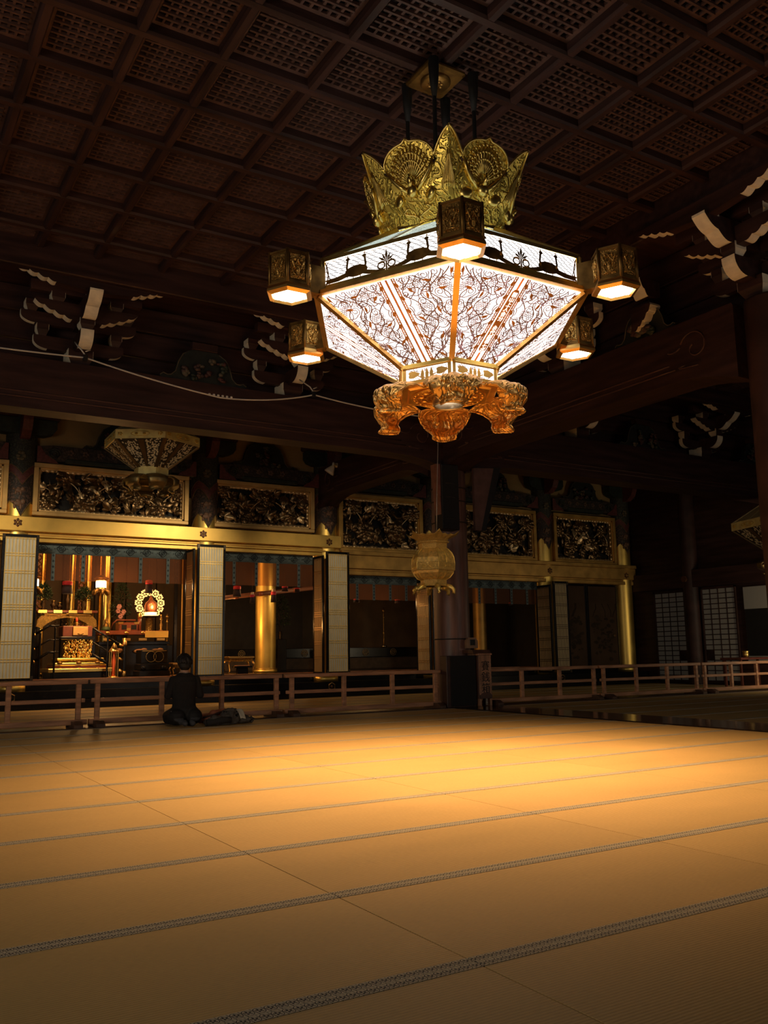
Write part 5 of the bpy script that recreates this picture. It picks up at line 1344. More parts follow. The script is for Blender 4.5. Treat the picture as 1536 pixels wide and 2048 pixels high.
# ------------------------------------------------------------------ the kneeling person
def remeshed(name, m, vox, smooth=3):
    me = m.mesh(name); o = bpy.data.objects.new(name, me); COL.objects.link(o)
    r = o.modifiers.new('r', 'REMESH'); r.mode = 'VOXEL'; r.voxel_size = vox
    s = o.modifiers.new('s', 'SMOOTH'); s.factor = .5; s.iterations = smooth
    dg = bpy.context.evaluated_depsgraph_get(); out = bpy.data.meshes.new_from_object(o.evaluated_get(dg))
    bpy.data.objects.remove(o); out.name = name
    out.polygons.foreach_set('use_smooth', [True]*len(out.polygons)); return out
def limb(m, pts, rs):
    for i in range(len(pts)-1):
        a, b = Vector(pts[i]), Vector(pts[i+1]); n = max(2, int((b-a).length/.02))
        for q in range(n+1):
            t = q/n; m.ball(a+(b-a)*t, rs[i]*(1-t)+rs[i+1]*t, 10)
def person():
    t = thing('person', 'person in a black sweater kneeling on the mats with back turned, before the altar', 'person', (4.17, 12.32, 0), -.06)
    m = M()
    # torso as stacked elliptical sections (back toward -Y)
    secs = [(.13, .185, .14, .06), (.2, .185, .14, .05), (.28, .172, .125, .04), (.36, .168, .115, .05), (.44, .178, .12, .05), (.52, .19, .125, .04), (.6, .195, .12, .03), (.66, .175, .1, .03), (.695, .12, .08, .04), (.72, .068, .06, .05), (.78, .056, .056, .065)]
    for a, b in zip(secs, secs[1:]):
        for q in range(4):
            f = q/4; z, rx, ry, y = [a[i]*(1-f)+b[i]*f for i in range(4)]; m.ball((0, y, z), (rx, ry, .05), 16)
    # head with face: brow, nose, chin, ears
    m.ball((0, .1, .875), (.076, .094, .105), 16); m.ball((0, .135, .825), (.056, .062, .06), 12)
    m.tube([(0, .19, .875), (0, .212, .85), (0, .205, .842)], [.012, .017, .014], 8)
    for s in (1, -1):
        m.ball((s*.078, .095, .865), (.012, .022, .032), 8); m.ball((s*.03, .18, .888), (.022, .014, .01), 8)
    m.ball((0, .19, .815), (.026, .012, .01), 8)
    # arms: shoulder, elbow out to the side, forearm forward to the joined hands
    for s in (1, -1):
        limb(m, [(s*.165, .03, .635), (s*.232, .04, .42), (s*.06, .27, .5)], [.062, .056, .036])
        # hand: palm and five fingers pressed upward in prayer
        m.ball((s*.022, .305, .545), (.014, .036, .05), 10)
        for k, (dy, L) in enumerate(((-.026, .062), (-.009, .075), (.009, .07), (.026, .055))):
            m.tube([(s*.02, .305-dy, .58), (s*.018, .312-dy, .6+L*.5), (s*.012, .316-dy, .59+L)], [.0095, .009, .0075], 7)
        m.tube([(s*.024, .275, .54), (s*.026, .25, .565), (s*.022, .245, .592)], [.011, .0105, .009], 7)
        # folded leg: thigh forward, shin back under the body, foot sole up behind
        limb(m, [(s*.1, .02, .17), (s*.13, .44, .115)], [.115, .075]); limb(m, [(s*.13, .44, .075), (s*.115, .05, .065), (s*.075, -.12, .06)], [.068, .062, .045])
        m.ball((s*.12, -.02, .13), (.125, .14, .115), 14)
        limb(m, [(s*.075, -.12, .06), (s*.05, -.2, .055)], [.042, .04]); m.ball((s*.055, -.235, .045), (.042, .045, .036), 10)
    me = remeshed('body', m, .009, 4)
    SK = mat('skin', (.5, .3, .2), .55, var=.08, scale=20); SW = mat('black_sweater', (.013, .011, .011), .9, var=.3, scale=40, bump=.4, bscale=200); TR = mat('black_trousers', (.01, .009, .01), .75, var=.3, scale=20); SO = mat('grey_sock', (.06, .06, .068), .9, var=.25, scale=30)
    for x in (SW, TR, SO, SK): me.materials.append(x)
    idx = []
    for p in me.polygons:
        c = p.center
        if c.z > .735 or (c.y > .245 and c.z > .49 and abs(c.x) < .07): idx.append(3)
        elif c.y < -.13 and c.z < .115: idx.append(2)
        elif c.z < .235: idx.append(1)
        else: idx.append(0)
    me.polygons.foreach_set('material_index', idx)
    link('body', me, None, t)
    h = M(); h.ball((0, .082, .9), (.1, .112, .112), 16); h.ball((0, .035, .845), (.088, .068, .09), 14); h.ball((0, .15, .945), (.07, .05, .04), 12)
    rnd = random.Random(2)
    for k in range(110):
        a = rnd.uniform(0, 2*PI); e = rnd.uniform(-.1, 1.4)
        p = Vector((.098*math.cos(a)*math.cos(e), .082+.11*math.sin(a)*math.cos(e), .9+.11*math.sin(e)))
        if p.y > .13 and p.z < .92: continue
        q = p+Vector((.02*math.cos(a), .02*math.sin(a), -.055)); 
        if q.y > .14: continue
        h.tube([p, (p+q)/2+Vector((.006*math.cos(a), .006*math.sin(a), 0)), q], [.012, .011, .004], 5)
    link('hair', remeshed('hair', h, .008, 1), mat('black_hair', (.012, .009, .008), .5, var=.4, scale=60, bump=.5, bscale=150), t)
    c = M(); c.tube([(.066*math.cos(q), .052+.062*math.sin(q), .73+.008*math.sin(q)) for q in [2*PI*i/22 for i in range(22)]], .013, 6, closed=True); link('collar', c, mat('collar_white', (.62, .58, .52), .8), t)
    e = M()
    for s in (1, -1): e.ball((s*.03, .189, .876), (.012, .006, .007), 8)
    link('eyes', e, BLACK, t)
    link('mouth', M().ball((0, .2, .815), (.02, .005, .004), 8), mat('lips', (.35, .14, .11), .5), t)
    pk = M(); pk.ball((-.2, -.05, .2), (.01, .008, .012), 8); link('pocket_tag', pk, mat('collar_white', (0, 0, 0)), t)
person()
def crumple(name, mm, mt, seed, amp, freq):
    me = remeshed(name, mm, .014, 2)
    from mathutils import noise
    for v in me.vertices:
        p = v.co; d = noise.noise(p*freq+Vector((seed, 0, 0)))*amp+noise.noise(p*freq*2.3)*amp*.5
        if p.z > .02: v.co = p+v.normal*d
        v.co.z = max(v.co.z, .004)
    me.materials.append(mt); return me
t = thing('folded_coat', 'crumpled dark grey coat with a pale patch lying on the mats beside the kneeling person', 'coat', (4.74, 12.12, 0), .1)
m = M(); m.ball((-.1, 0, .05), (.27, .14, .085), 14); m.ball((.05, .03, .1), (.17, .13, .11), 14); m.ball((.25, .02, .05), (.16, .11, .05), 14); m.ball((-.26, -.06, .04), (.12, .1, .045), 12); m.tube([(-.33, -.08, .04), (-.2, -.1, .06), (.0, -.08, .1), (.08, .02, .12)], .035, 8)
CG = mat('coat_grey', (.085, .075, .066), .85, var=.35, scale=9, bump=.3, bscale=120)
link('coat_body', crumple('coat_body', m, CG, 3, .05, 9), None, t)
for nm, (a, b) in (('sleeve', ((-.38, -.1, .05), (-.02, -.13, .07))),):
    s = M(); s.tube([a, (-.28, -.135, .055), (-.15, -.12, .075), b], [.046, .04, .05, .045], 12); s.tube([(-.4, -.095, .045), (-.385, -.1, .047)], .05, 12); link(nm, s, mat('coat_black', (.02, .018, .018), .85), t)
def patch(u, v): 
    x = .13+.085*u-.02*v; y = -.13+.22*v; return (x, y, .04+.165*math.sin(PI*(.08+.72*v))+.006*math.sin(u*5+v*7))
g = M(); g.grid(patch, 8, 16, 0, True, thick=.006); link('pale_patch', g, mat('patch_pale', (.5, .46, .36), .85, var=.1), t)
t = thing('leather_bag', 'soft reddish brown bag lying on the mats between the kneeling person and the coat', 'bag', (4.6, 12.42, 0), 0)
m = M(); m.ball((0, 0, .06), (.2, .13, .07), 14); m.ball((.1, .03, .11), (.14, .07, .07), 12); m.tube([(-.12, 0, .08), (.06, .02, .14), (.24, .03, .2)], [.05, .05, .012], 8)
link('bag_body', crumple('bag_body', m, mat('bag_leather', (.34, .11, .055), .5, var=.3, scale=12, bump=.3, bscale=60), 7, .035, 8), None, t)
link('bag_strap', M().tube([(-.16, -.1, .1), (0, -.1, .13), (.15, -.06, .17), (.26, .0, .2)], .014, 6), mat('strap_dark', (.05, .02, .015), .6), t)
# ------------------------------------------------------------------ inside the sanctuary
FZ = .52
RLACQ = mat('red_lacquer', (.22, .06, .03), .3, var=.3, scale=6)
GLIT = relief_mat('gilt_openwork', (.95, .6, .18), .3, .9, 30, .02, .15)
def gild(m, nm, t, mt=None): return W(nm, m, mt or BRASS, t)
# round golden pillars deeper inside
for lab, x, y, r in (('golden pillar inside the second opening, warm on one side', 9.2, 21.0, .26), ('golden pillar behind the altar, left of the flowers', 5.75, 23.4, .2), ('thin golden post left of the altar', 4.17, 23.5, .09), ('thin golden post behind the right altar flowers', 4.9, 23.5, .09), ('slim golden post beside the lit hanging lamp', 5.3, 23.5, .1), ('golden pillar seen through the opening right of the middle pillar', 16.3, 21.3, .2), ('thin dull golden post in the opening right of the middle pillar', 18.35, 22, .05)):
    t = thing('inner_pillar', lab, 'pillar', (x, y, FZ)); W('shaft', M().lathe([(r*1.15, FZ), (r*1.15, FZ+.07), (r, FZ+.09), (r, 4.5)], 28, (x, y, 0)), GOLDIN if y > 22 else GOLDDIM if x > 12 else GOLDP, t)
    W('base_ring', M().tube([(x+r*1.12*math.cos(q), y+r*1.12*math.sin(q), FZ+.1) for q in [2*PI*i/24 for i in range(24)]], .012, 5, closed=True), BRASS, t)
# gilded openwork hangings beside the altar
for lab, x, z0, z1 in (('ornate gilt hanging strip behind the left altar plants', 4.02, 2.1, 3.6), ('ornate gilt hanging strip behind the right altar plants', 5.08, 1.75, 3.6)):
    t = thing('gilt_hanging', lab, 'ornament', (x, 23.2, z0)); g = M()
    for k in range(int((z1-z0)/.16)):
        z = z0+.08+.16*k; g.tube([(x+.06*math.cos(q), 23.2, z+.07*math.sin(q)) for q in [2*PI*i/12 for i in range(12)]], .014, 5, closed=True)
        for q in range(4): g.ball((x+.045*math.cos(q*1.57+.78), 23.19, z+.05*math.sin(q*1.57+.78)), .018, 6)
    W('openwork', g, GLIT, t); W('strip', M().cbox(x-.075, x+.075, 23.22, 23.25, z0, 4.5, .006), RLACQ, t)
# altar table
t = thing('altar_table', 'gilt altar table with an arched apron carrying vases and plants', 'table', (4.46, 22, FZ))
W('table_top', M().cbox(3.78, 5.16, 21.75, 22.35, 2.02, 2.08, .01), RLACQ, t)
g = M()
for k in range(4):
    x = 3.8+.34*k; g.cbox(x, x+.2, 21.73, 21.76, 2.01, 2.085, .004)
W('gilt_edge', g, BRASS, t)
W('frieze', M().cbox(3.86, 5.08, 21.8, 22.3, 1.94, 2.02, .006), GLIT, t)
W('frieze_panel', M().cbox(3.95, 4.44, 21.785, 21.8, 1.955, 2.0, .002).cbox(4.5, 4.99, 21.785, 21.8, 1.955, 2.0, .002), DARKB, t)
P = [(3.78, 1.7), (3.8, 1.85), (3.88, 1.94), (5.06, 1.94), (5.14, 1.85), (5.16, 1.7), (5.05, 1.66), (4.9, 1.78), (4.7, 1.88), (4.47, 1.91), (4.24, 1.88), (4.04, 1.78), (3.89, 1.66)]
W('arched_apron', M().prism(P, 21.78, 21.83, 'Y'), relief_mat('apron_gold', (.95, .62, .2), .35, .9, 34, .008, .5), t)
g = M()
for k in range(9): g.tube([(4.1+.09*k, 21.9, 1.75), (4.14+.09*k, 21.9, 1.81), (4.1+.09*k, 21.9, 1.86)], .012, 5)
W('cloud_carving', g, GLIT, t)
for x in (3.8, 5.06): W('leg', M().cbox(x, x+.08, 21.8, 21.88, FZ, 1.7, .006), LACQ, t); W('leg', M().cbox(x, x+.08, 22.22, 22.3, FZ, 1.7, .006), LACQ, t)
def vase_plant(label, x, y, z, h, r, seed, flowers=False):
    t = thing('vase_with_branches', label, 'plant', (x, y, z)); W('vase', M().lathe([(.05, 0), (.06, .02), (.035, .06), (.06, .14), (.045, .2), (.06, .23), (.05, .23)], 18, (x, y, z)), BRONZE, t)
    rnd = random.Random(seed); g = M()
    for k in range(430):
        a = rnd.uniform(0, 6.3); q = rnd.random(); e = rnd.uniform(.18, 1)
        c = Vector((x+r*math.cos(a)*math.sqrt(q)*math.sin(PI*min(1, e*.8+.15)), y+r*.8*math.sin(a)*math.sqrt(q), z+.2+(h-.2)*e))
        T = Matrix.Translation(c) @ Euler((rnd.uniform(-.8, .8), rnd.uniform(-.9, .9), a)).to_matrix().to_4x4()
        L = .085; g.add([(0, 0, 0), (L*.5, L*.2, .012), (L, 0, 0), (L*.5, -L*.2, .012)], [(0, 1, 2), (0, 2, 3)], 0, False, T)
    W('foliage', g, mat('dark_leaves', (.022, .04, .016), .5, var=.5, scale=30), t)
    for k in range(6):
        a = rnd.uniform(0, 6.3); W('twig', M().tube([(x, y, z+.2), (x+r*.5*math.cos(a), y+r*.5*math.sin(a), z+h*.75)], .006, 4), mat('twig_brown', (.04, .025, .015), .8), t)
    if z < 1.9: W('pedestal', M().cbox(x-.14, x+.14, y-.14, y+.14, FZ, z+.004, .01), LACQ, t)
    if flowers:
        for k in range(6):
            g = M(); cx, cz = x+rnd.uniform(-.7, .5)*r, z+h*rnd.uniform(.25, .55)
            for q in range(6): g.ball((cx+.035*math.cos(q*1.05), y-r*.8, cz+.035*math.sin(q*1.05)), (.032, .02, .03), 7)
            W('blossom', g, mat('pink_blossom', (.45, .2, .18), .7, var=.3, scale=30), t)
    return t
vase_plant('tall dark plant in a vase at the left end of the altar table', 3.95, 22.0, 2.087, .6, .17, 1)
vase_plant('dark plant in a vase at the right end of the altar table', 4.87, 22.0, 2.087, .55, .18, 2)
vase_plant('tall dark arrangement with pink flowers right of the golden pillar', 6.02, 22.9, 1.6, 1.25, .24, 3, True)
vase_plant('tall shadowed branches standing behind the golden pillar in the second opening', 10.75, 23.5, 1.4, 1.25, .3, 4)
for lab, x, z, h in (('dark incense burner left of centre on the altar table', 4.18, 2.087, .22), ('dark bronze candle stand on the altar table', 4.5, 2.087, .42), ('small pale bowl stand on the altar table', 4.32, 2.087, .18)):
    t = thing('altar_vessel', lab, 'vessel', (x, 22, z)); W('vessel_body', M().lathe([(.06, 0), (.03, h*.15), (.045, h*.35), (.075, h*.6), (.03, h*.75), (.05, h), (.03, h)], 18, (x, 22, z)), BRONZE, t); W('rim', M().tube([(x+.05*math.cos(q), 22+.05*math.sin(q), z+h) for q in [2*PI*i/14 for i in range(14)]], .008, 5, closed=True), BRASS, t)
# preaching dais with the glittering openwork column
t = thing('gilt_dais', 'tiered gilt dais with a glittering openwork column in front of the altar', 'altar', (4.4, 20.5, FZ))
for (x0, x1, z0, z1, d, mt) in ((3.75, 5.12, .66, .74, .5, BRASS), (3.9, 5.02, .8, .86, .42, BRASS), (3.95, 4.95, .92, .96, .36, BRASS), (3.82, 5.05, .52, .66, .46, LACQ), (3.88, 5.0, .74, .8, .4, RLACQ), (3.98, 4.92, .86, .92, .34, GLIT)):
    W('tier', M().cbox(x0, x1, 20.5-d, 20.5+d, z0, z1, .01), mt, t)
for x in (4.0, 4.4, 4.8):
    g = M(); g.ball((x, 20.03, .72), (.07, .03, .04), 8); g.ball((x, 20.08, .86), (.06, .03, .035), 8); W('edge_ornament', g, DARKB, t)
W('column_core', M().cbox(4.16, 4.66, 20.3, 20.7, .96, 1.36, .02), GLIT, t)
rnd = random.Random(5); g = M()
for k in range(260):
    x = rnd.uniform(4.1, 4.7); z = rnd.uniform(.98, 1.36); g.ball((x, 20.27-rnd.uniform(0, .05), z), (rnd.uniform(.012, .03), .02, rnd.uniform(.012, .035)), 6)
for k in range(8): g.tube([(4.4+.037*k, 20.26, .97), (4.41+.037*k, 20.24, 1.15), (4.4+.037*k, 20.26, 1.35)], .009, 5)
W('openwork', g, mat('bright_gilt', (1, .7, .25), .2, 1), t)
W('cornice', M().cbox(4.02, 4.74, 20.2, 20.8, 1.36, 1.43, .015), LACQ, t)
# lit cabinet on the dais
t = thing('sutra_chest', 'small warm-lit wooden chest with drawers standing on the gilt dais', 'chest', (4.4, 20.5, 1.43))
W('chest_body', M().cbox(4.07, 4.7, 20.25, 20.7, 1.43, 1.66, .01), RLACQ, t)
W('front_panel', M().cbox(4.28, 4.6, 20.21, 20.26, 1.455, 1.64, .006), mat('panel_amber', (.75, .42, .13), .4, .5, var=.15), t)
W('handle', M().tube([(4.38, 20.2, 1.49), (4.44, 20.18, 1.475), (4.5, 20.2, 1.49)], .008, 5), DARKB, t)
# small roof-shaped ornament above the chest: bell stand
t = thing('bell_stand', 'little bell stand with a red flame-like tip on top of the chest', 'ornament', (4.4, 20.45, 1.66)); W('stand', M().lathe([(.1, 0), (.04, .03), (.06, .06), (.02, .1)], 16, (4.4, 20.45, 1.66)), DARKB, t); W('tip', M().ball((4.4, 20.45, 1.8), (.03, .03, .06), 8), mat('tip_red', (.7, .1, .04), .4), t)
# black stair rails either side of the dais
def stair_rail(label, pts, posts):
    t = thing('stair_rail', label, 'railing', (pts[0][0], 19.86, FZ)); 
    for dz, r in ((0, .022), (-.3, .018), (-.56, .03)):
        W('rail', M().tube([(x, 19.86+.0*i, z+dz) for i, (x, z) in enumerate(pts)], r, 8), LACQ, t)
        e = pts[0]; W('gilt_cap', M().tube([(e[0], 19.86, e[1]+dz), (e[0]+(pts[1][0]-e[0])*.22, 19.86, e[1]+dz+(pts[1][1]-e[1])*.22)], r*1.25, 8), WARMGOLD, t)
    for x, z in posts:
        W('post', M().cyl((x, 19.86), .022, FZ, z, 10), LACQ, t)
stair_rail('black lacquered stair rail with gilt ends left of the dais', [(3.36, 1.42), (3.72, 1.65), (3.92, 1.65)], [(3.54, 1.5), (3.84, 1.62)])
stair_rail('black lacquered stair rail sloping down right of the dais to the tall capped post', [(5.28, 1.2), (4.92, 1.42), (4.62, 1.6)], [(4.95, 1.4)])
t = thing('rail_post', 'tall black post with a gilt cap at the foot of the right stair rail', 'post', (5.33, 19.9, FZ)); W('shaft', M().cyl((5.33, 19.9), .04, FZ, 1.22, 14), LACQ, t); W('gilt_cap', M().lathe([(.045, 1.22), (.05, 1.25), (.045, 1.33), (.02, 1.38), (.0, 1.39)], 14, (5.33, 19.9, 0)), WARMGOLD, t); W('gilt_foot', M().lathe([(.055, FZ), (.055, FZ+.12), (.043, FZ+.14)], 14, (5.33, 19.9, 0)), WARMGOLD, t)
# hanging lit lamps with dark roofs below
GL2 = mat('lamp_white', (1, .95, .8), .5, emit=(1, .84, .55), estr=7)
def lit_lamp(label, x, y, z):
    t = thing('lit_lamp', label, 'lamp', (x, y, z)); 
    for k in range(6):
        a = k*PI/3; n = Vector((math.sin(a), -math.cos(a), 0)); u = Vector((math.cos(a), math.sin(a), 0)); c = Vector((x, y, z+.27))+n*.105
        g = M(); g.add([c-u*.055-Vector((0, 0, .07)), c+u*.055-Vector((0, 0, .07)), c+u*.055+Vector((0, 0, .09)), c-u*.055+Vector((0, 0, .09))], [(0, 1, 2, 3)]); W('lit_pane', g, GL2, t)
        W('lamp_foot', M().tube([(x+.1*math.sin(a), y-.1*math.cos(a), z+.14), (x+.17*math.sin(a), y-.17*math.cos(a), z+.1), (x+.2*math.sin(a), y-.2*math.cos(a), z+.03), (x+.22*math.sin(a), y-.22*math.cos(a), z+.05)], [.05, .045, .03, .012], 7), DARKB, t)
    W('lamp_base', M().lathe([(.1, .12), (.12, .14), (.12, .2), (.09, .2)], 12, (x, y, z)), BRASS, t); W('canopy', M().lathe([(.1, .36), (.14, .37), (.19, .42), (.16, .43), (.03, .5)], 12, (x, y, z)), DARKB, t)
    W('chain', M().tube([(x, y, z+.48), (x, y, 4.6)], .01, 6), DARKB, t)
    light('lamp_bulb', 'POINT', (0, 0, .27), 30, (1, .52, .17), None, .09, parent=t)
lit_lamp('lit hanging lamp with white panes beside the golden pillar over the altar', 5.12, 21.35, 2.4)
lit_lamp('lit hanging lamp half hidden by the left lattice door', 3.6, 21.35, 2.4)
# long red and gilt offering shelf
t = thing('offering_shelf', 'long red lacquered offering shelf with gilt fittings right of the dais', 'shelf', (6, 22, FZ))
W('shelf_top', M().cbox(5.2, 6.9, 21.7, 22.3, 1.5, 1.6, .01), RLACQ, t); W('gold_board', M().cbox(6.3, 6.88, 21.68, 21.7, 1.43, 1.59, .004), GOLD, t); W('lower_board', M().cbox(5.2, 6.95, 21.75, 22.3, 1.26, 1.34, .01), LACQ, t); W('base', M().cbox(5.25, 6.9, 21.8, 22.3, FZ, 1.26, .01), LACQ, t)
for x in (5.3, 5.75, 6.15, 6.6): W('gilt_fitting', M().cbox(x, x+.2, 21.69, 21.705, 1.36, 1.42, .003).ball((x+.1, 21.7, 1.55), (.06, .02, .035), 8), WARMGOLD, t)
for x in (5.6, 6.2, 6.6): W('cloud_panel', M().ball((x, 21.74, 1.1), (.16, .03, .06), 10).ball((x+.1, 21.74, 1.13), (.09, .03, .05), 8), mat('panel_brown', (.3, .15, .07), .5, .4, var=.3, scale=15), t)
# reliquary-like red case on the shelf, with a curved handle, small figure beside
t = thing('red_case', 'low red lacquered case with gilt corners and an arched bar on the offering shelf', 'chest', (5.9, 21.9, 1.6)); W('case_body', M().cbox(5.68, 6.14, 21.75, 22.1, 1.6, 1.8, .01), RLACQ, t); W('gilt_corner', M().cbox(5.66, 5.78, 21.74, 21.76, 1.76, 1.81, .003).cbox(6.04, 6.16, 21.74, 21.76, 1.76, 1.81, .003).cbox(5.86, 5.96, 21.74, 21.76, 1.6, 1.66, .003), WARMGOLD, t); W('arched_bar', M().tube([(5.5, 21.85, 1.62), (5.55, 21.85, 1.78), (5.65, 21.85, 1.86), (6.1, 21.85, 1.86)], .02, 7), RLACQ, t); W('panel', M().cbox(5.74, 5.86, 21.74, 21.755, 1.63, 1.74, .003), BLACK, t); W('panel', M().cbox(5.97, 6.1, 21.74, 21.755, 1.63, 1.74, .003), BLACK, t)
t = thing('red_post', 'short red post with a gilt top standing at the end of the red case', 'post', (6.2, 21.85, 1.6)); W('shaft', M().cyl((6.2, 21.85), .045, 1.6, 1.9, 12), RLACQ, t); W('gilt_top', M().lathe([(.05, 1.9), (.055, 1.95), (.05, 2.02), (.0, 2.07)], 12, (6.2, 21.85, 0)), WARMGOLD, t)
t = thing('altar_figure', 'small dark seated figure with a green base on the shelf beside the golden pillar', 'figure', (5.38, 21.8, 1.6)); W('figure_body', M().lathe([(.07, 0), (.085, .05), (.06, .14), (.035, .18), (.045, .23), (.02, .3), (.0, .36)], 16, (5.38, 21.8, 1.6)), DARKB, t); W('green_base', M().lathe([(.11, 0), (.1, .06), (.07, .1)], 16, (5.38, 21.8, 1.6)), mat('base_green', (.06, .1, .04), .5, var=.4), t); W('gilt_face', M().ball((5.38, 21.76, 1.8), .025, 8), WARMGOLD, t)
# glowing wreath lamp
t = thing('wreath_lamp', 'glowing gilt wreath around a domed reddish lamp on a pedestal, right of the altar', 'lamp', (6.62, 22.4, 1.6))
WG = mat('wreath_glow', (1, .72, .28), .35, .6, emit=(1, .66, .24), estr=1.0)
for k in range(11):
    a = -PI/2+.62+(2*PI-1.24)*k/10; cx, cz = 6.62+.285*math.cos(a), 2.31+.285*math.sin(a); g = M()
    g.tube([(cx+.075*math.cos(q), 22.45, cz+.075*math.sin(q)) for q in [2*PI*i/12 for i in range(12)]], .012, 5, closed=True); g.ball((cx, 22.44, cz), .022, 6)
    for q in range(7): g.ball((cx+.075*math.cos(q*.9), 22.44, cz+.075*math.sin(q*.9)), .022, 6)
    for q in range(3): b = a+(q-1)*.12; g.ball((6.62+.37*math.cos(b), 22.45, 2.31+.37*math.sin(b)), .018, 6)
    for q in range(5): g.tube([(cx, 22.45, cz), (cx+.055*math.cos(q*1.26), 22.45, cz+.055*math.sin(q*1.26))], .007, 4)
    W('wreath_flower', g, WG, t)
W('lamp_dome', M().lathe([(.15, 2.08), (.16, 2.16), (.165, 2.25), (.14, 2.33), (.06, 2.39), (.03, 2.46), (.0, 2.53)], 20, (6.62, 22.35, 0)), mat('dome_copper', (.42, .14, .07), .22, .6), t)
W('lit_gallery', M().lathe([(.14, 1.99), (.155, 2.0), (.155, 2.08), (.14, 2.08)], 20, (6.62, 22.35, 0)), mat('gallery_glow', (1, .8, .4), .4, emit=(1, .7, .28), estr=2.2), t)
W('tray', M().lathe([(.1, 1.95), (.2, 1.97), (.2, 1.99), (.1, 1.99)], 20, (6.62, 22.35, 0)), LACQ, t); W('pedestal', M().cyl((6.6, 22.4), .085, 1.6, 1.96, 16), GLIT, t)
light('lamp_bulb', 'POINT', (0, -.35, .62), 14, (1, .55, .2), None, .08, parent=t)
t = thing('small_stand', 'small dark bronze stand right of the wreath lamp pedestal', 'stand', (6.85, 22.2, 1.6)); W('stand_body', M().lathe([(.09, 0), (.03, .05), (.05, .16), (.02, .22), (.045, .3), (.02, .38), (.03, .42)], 14, (6.85, 22.2, 1.6)), DARKB, t); W('rim', M().tube([(6.85+.045*math.cos(q), 22.2+.045*math.sin(q), 1.9) for q in [2*PI*i/14 for i in range(14)]], .008, 5, closed=True), BRASS, t)
def candle_stand(label, x, y, z0, z1):
    t = thing('candle_stand', label, 'candlestick', (x, y, z0)); h = z1-z0
    W('stem', M().lathe([(.09, 0), (.1, .02), (.05, .05), (.025, .1), (.02, h*.3), (.035, h*.35), (.02, h*.4), (.018, h*.72), (.03, h*.75), (.018, h*.78), (.03, h*.88), (.06, h*.92), (.02, h*.95), (.012, h)], 14, (x, y, z0)), DARKB, t)
    if z0 > 1.2: W('pedestal', M().cbox(x-.12, x+.12, y-.12, y+.12, FZ, z0+.004, .01), LACQ, t)
    W('gilt_ring', M().tube([(x+.03*math.cos(q), y+.03*math.sin(q), z0+h*.36) for q in [2*PI*i/12 for i in range(12)]], .012, 5, closed=True).tube([(x+.027*math.cos(q), y+.027*math.sin(q), z0+h*.75) for q in [2*PI*i/12 for i in range(12)]], .012, 5, closed=True), BRASS, t)
    W('bright_foot', M().lathe([(.1, .0), (.09, .03), (.0, .05)], 14, (x, y, z0+.02)), mat('foot_silver', (.8, .7, .5), .25, 1), t)
candle_stand('slender candle stand at the right side of the lit altar opening', 7.1, 22.5, 1.25, 2.05)
candle_stand('slender candle stand in the dark opening left of the small lantern', 14.05, 23.17, 1.14, 2.35)
# lacquered chest with interlocking rings, on its stand
t = thing('lacquer_chest', 'black lacquered chest with two interlocking gilt rings in front of the altar', 'chest', (5.98, 20, FZ))
W('chest_body', M().cbox(5.67, 6.28, 19.8, 20.2, .82, 1.12, .012), LACQ, t); W('chest_foot', M().cbox(5.63, 6.33, 19.75, 20.25, FZ, .66, .012), LACQ, t); W('chest_base', M().cbox(5.65, 6.31, 19.77, 20.23, .66, .81, .02), LACQ, t)
for x in (5.9, 6.07): W('gilt_ring', M().tube([(x+.115*math.cos(q), 19.79, .965+.115*math.sin(q)) for q in [2*PI*i/28 for i in range(28)]], .007, 5, closed=True), mat('ring_dull', (.3, .2, .08), .45, .7), t)
W('edge_line', M().box(5.7, 6.25, 19.79, 19.8, 1.09, 1.1), GOLDDIM, t)
for x in (5.72, 6.18): W('carved_bracket', M().ball((x, 19.74, .72), (.06, .02, .05), 8), LACQ, t)
# small red lantern stand
t = thing('lantern_stand', 'small gilt lantern stand with a red centre at the foot of the right stair rail', 'stand', (5.05, 19.7, FZ))
W('red_core', M().lathe([(.035, .05), (.03, .2), (.045, .35), (.025, .5), (.04, .58)], 12, (5.05, 19.7, FZ)), mat('core_red', (.85, .13, .03), .35), t); W('stand_base', M().lathe([(.12, 0), (.13, .015), (.05, .05), (.03, .05)], 14, (5.05, 19.7, FZ)), WARMGOLD, t)
for sx in (-1, 1): 
    for sy in (-1, 1): W('corner_bar', M().cyl((5.05+.075*sx, 19.7+.075*sy), .008, FZ+.02, FZ+.58, 6), BRASS, t)
W('cap', M().lathe([(.12, .56), (.1, .6), (.06, .66), (.03, .72), (.0, .76)], 12, (5.05, 19.7, FZ)), WARMGOLD, t); W('hood', M().lathe([(.055, .6), (.05, .7), (.0, .74)], 10, (5.05, 19.66, FZ)), DARKB, t)
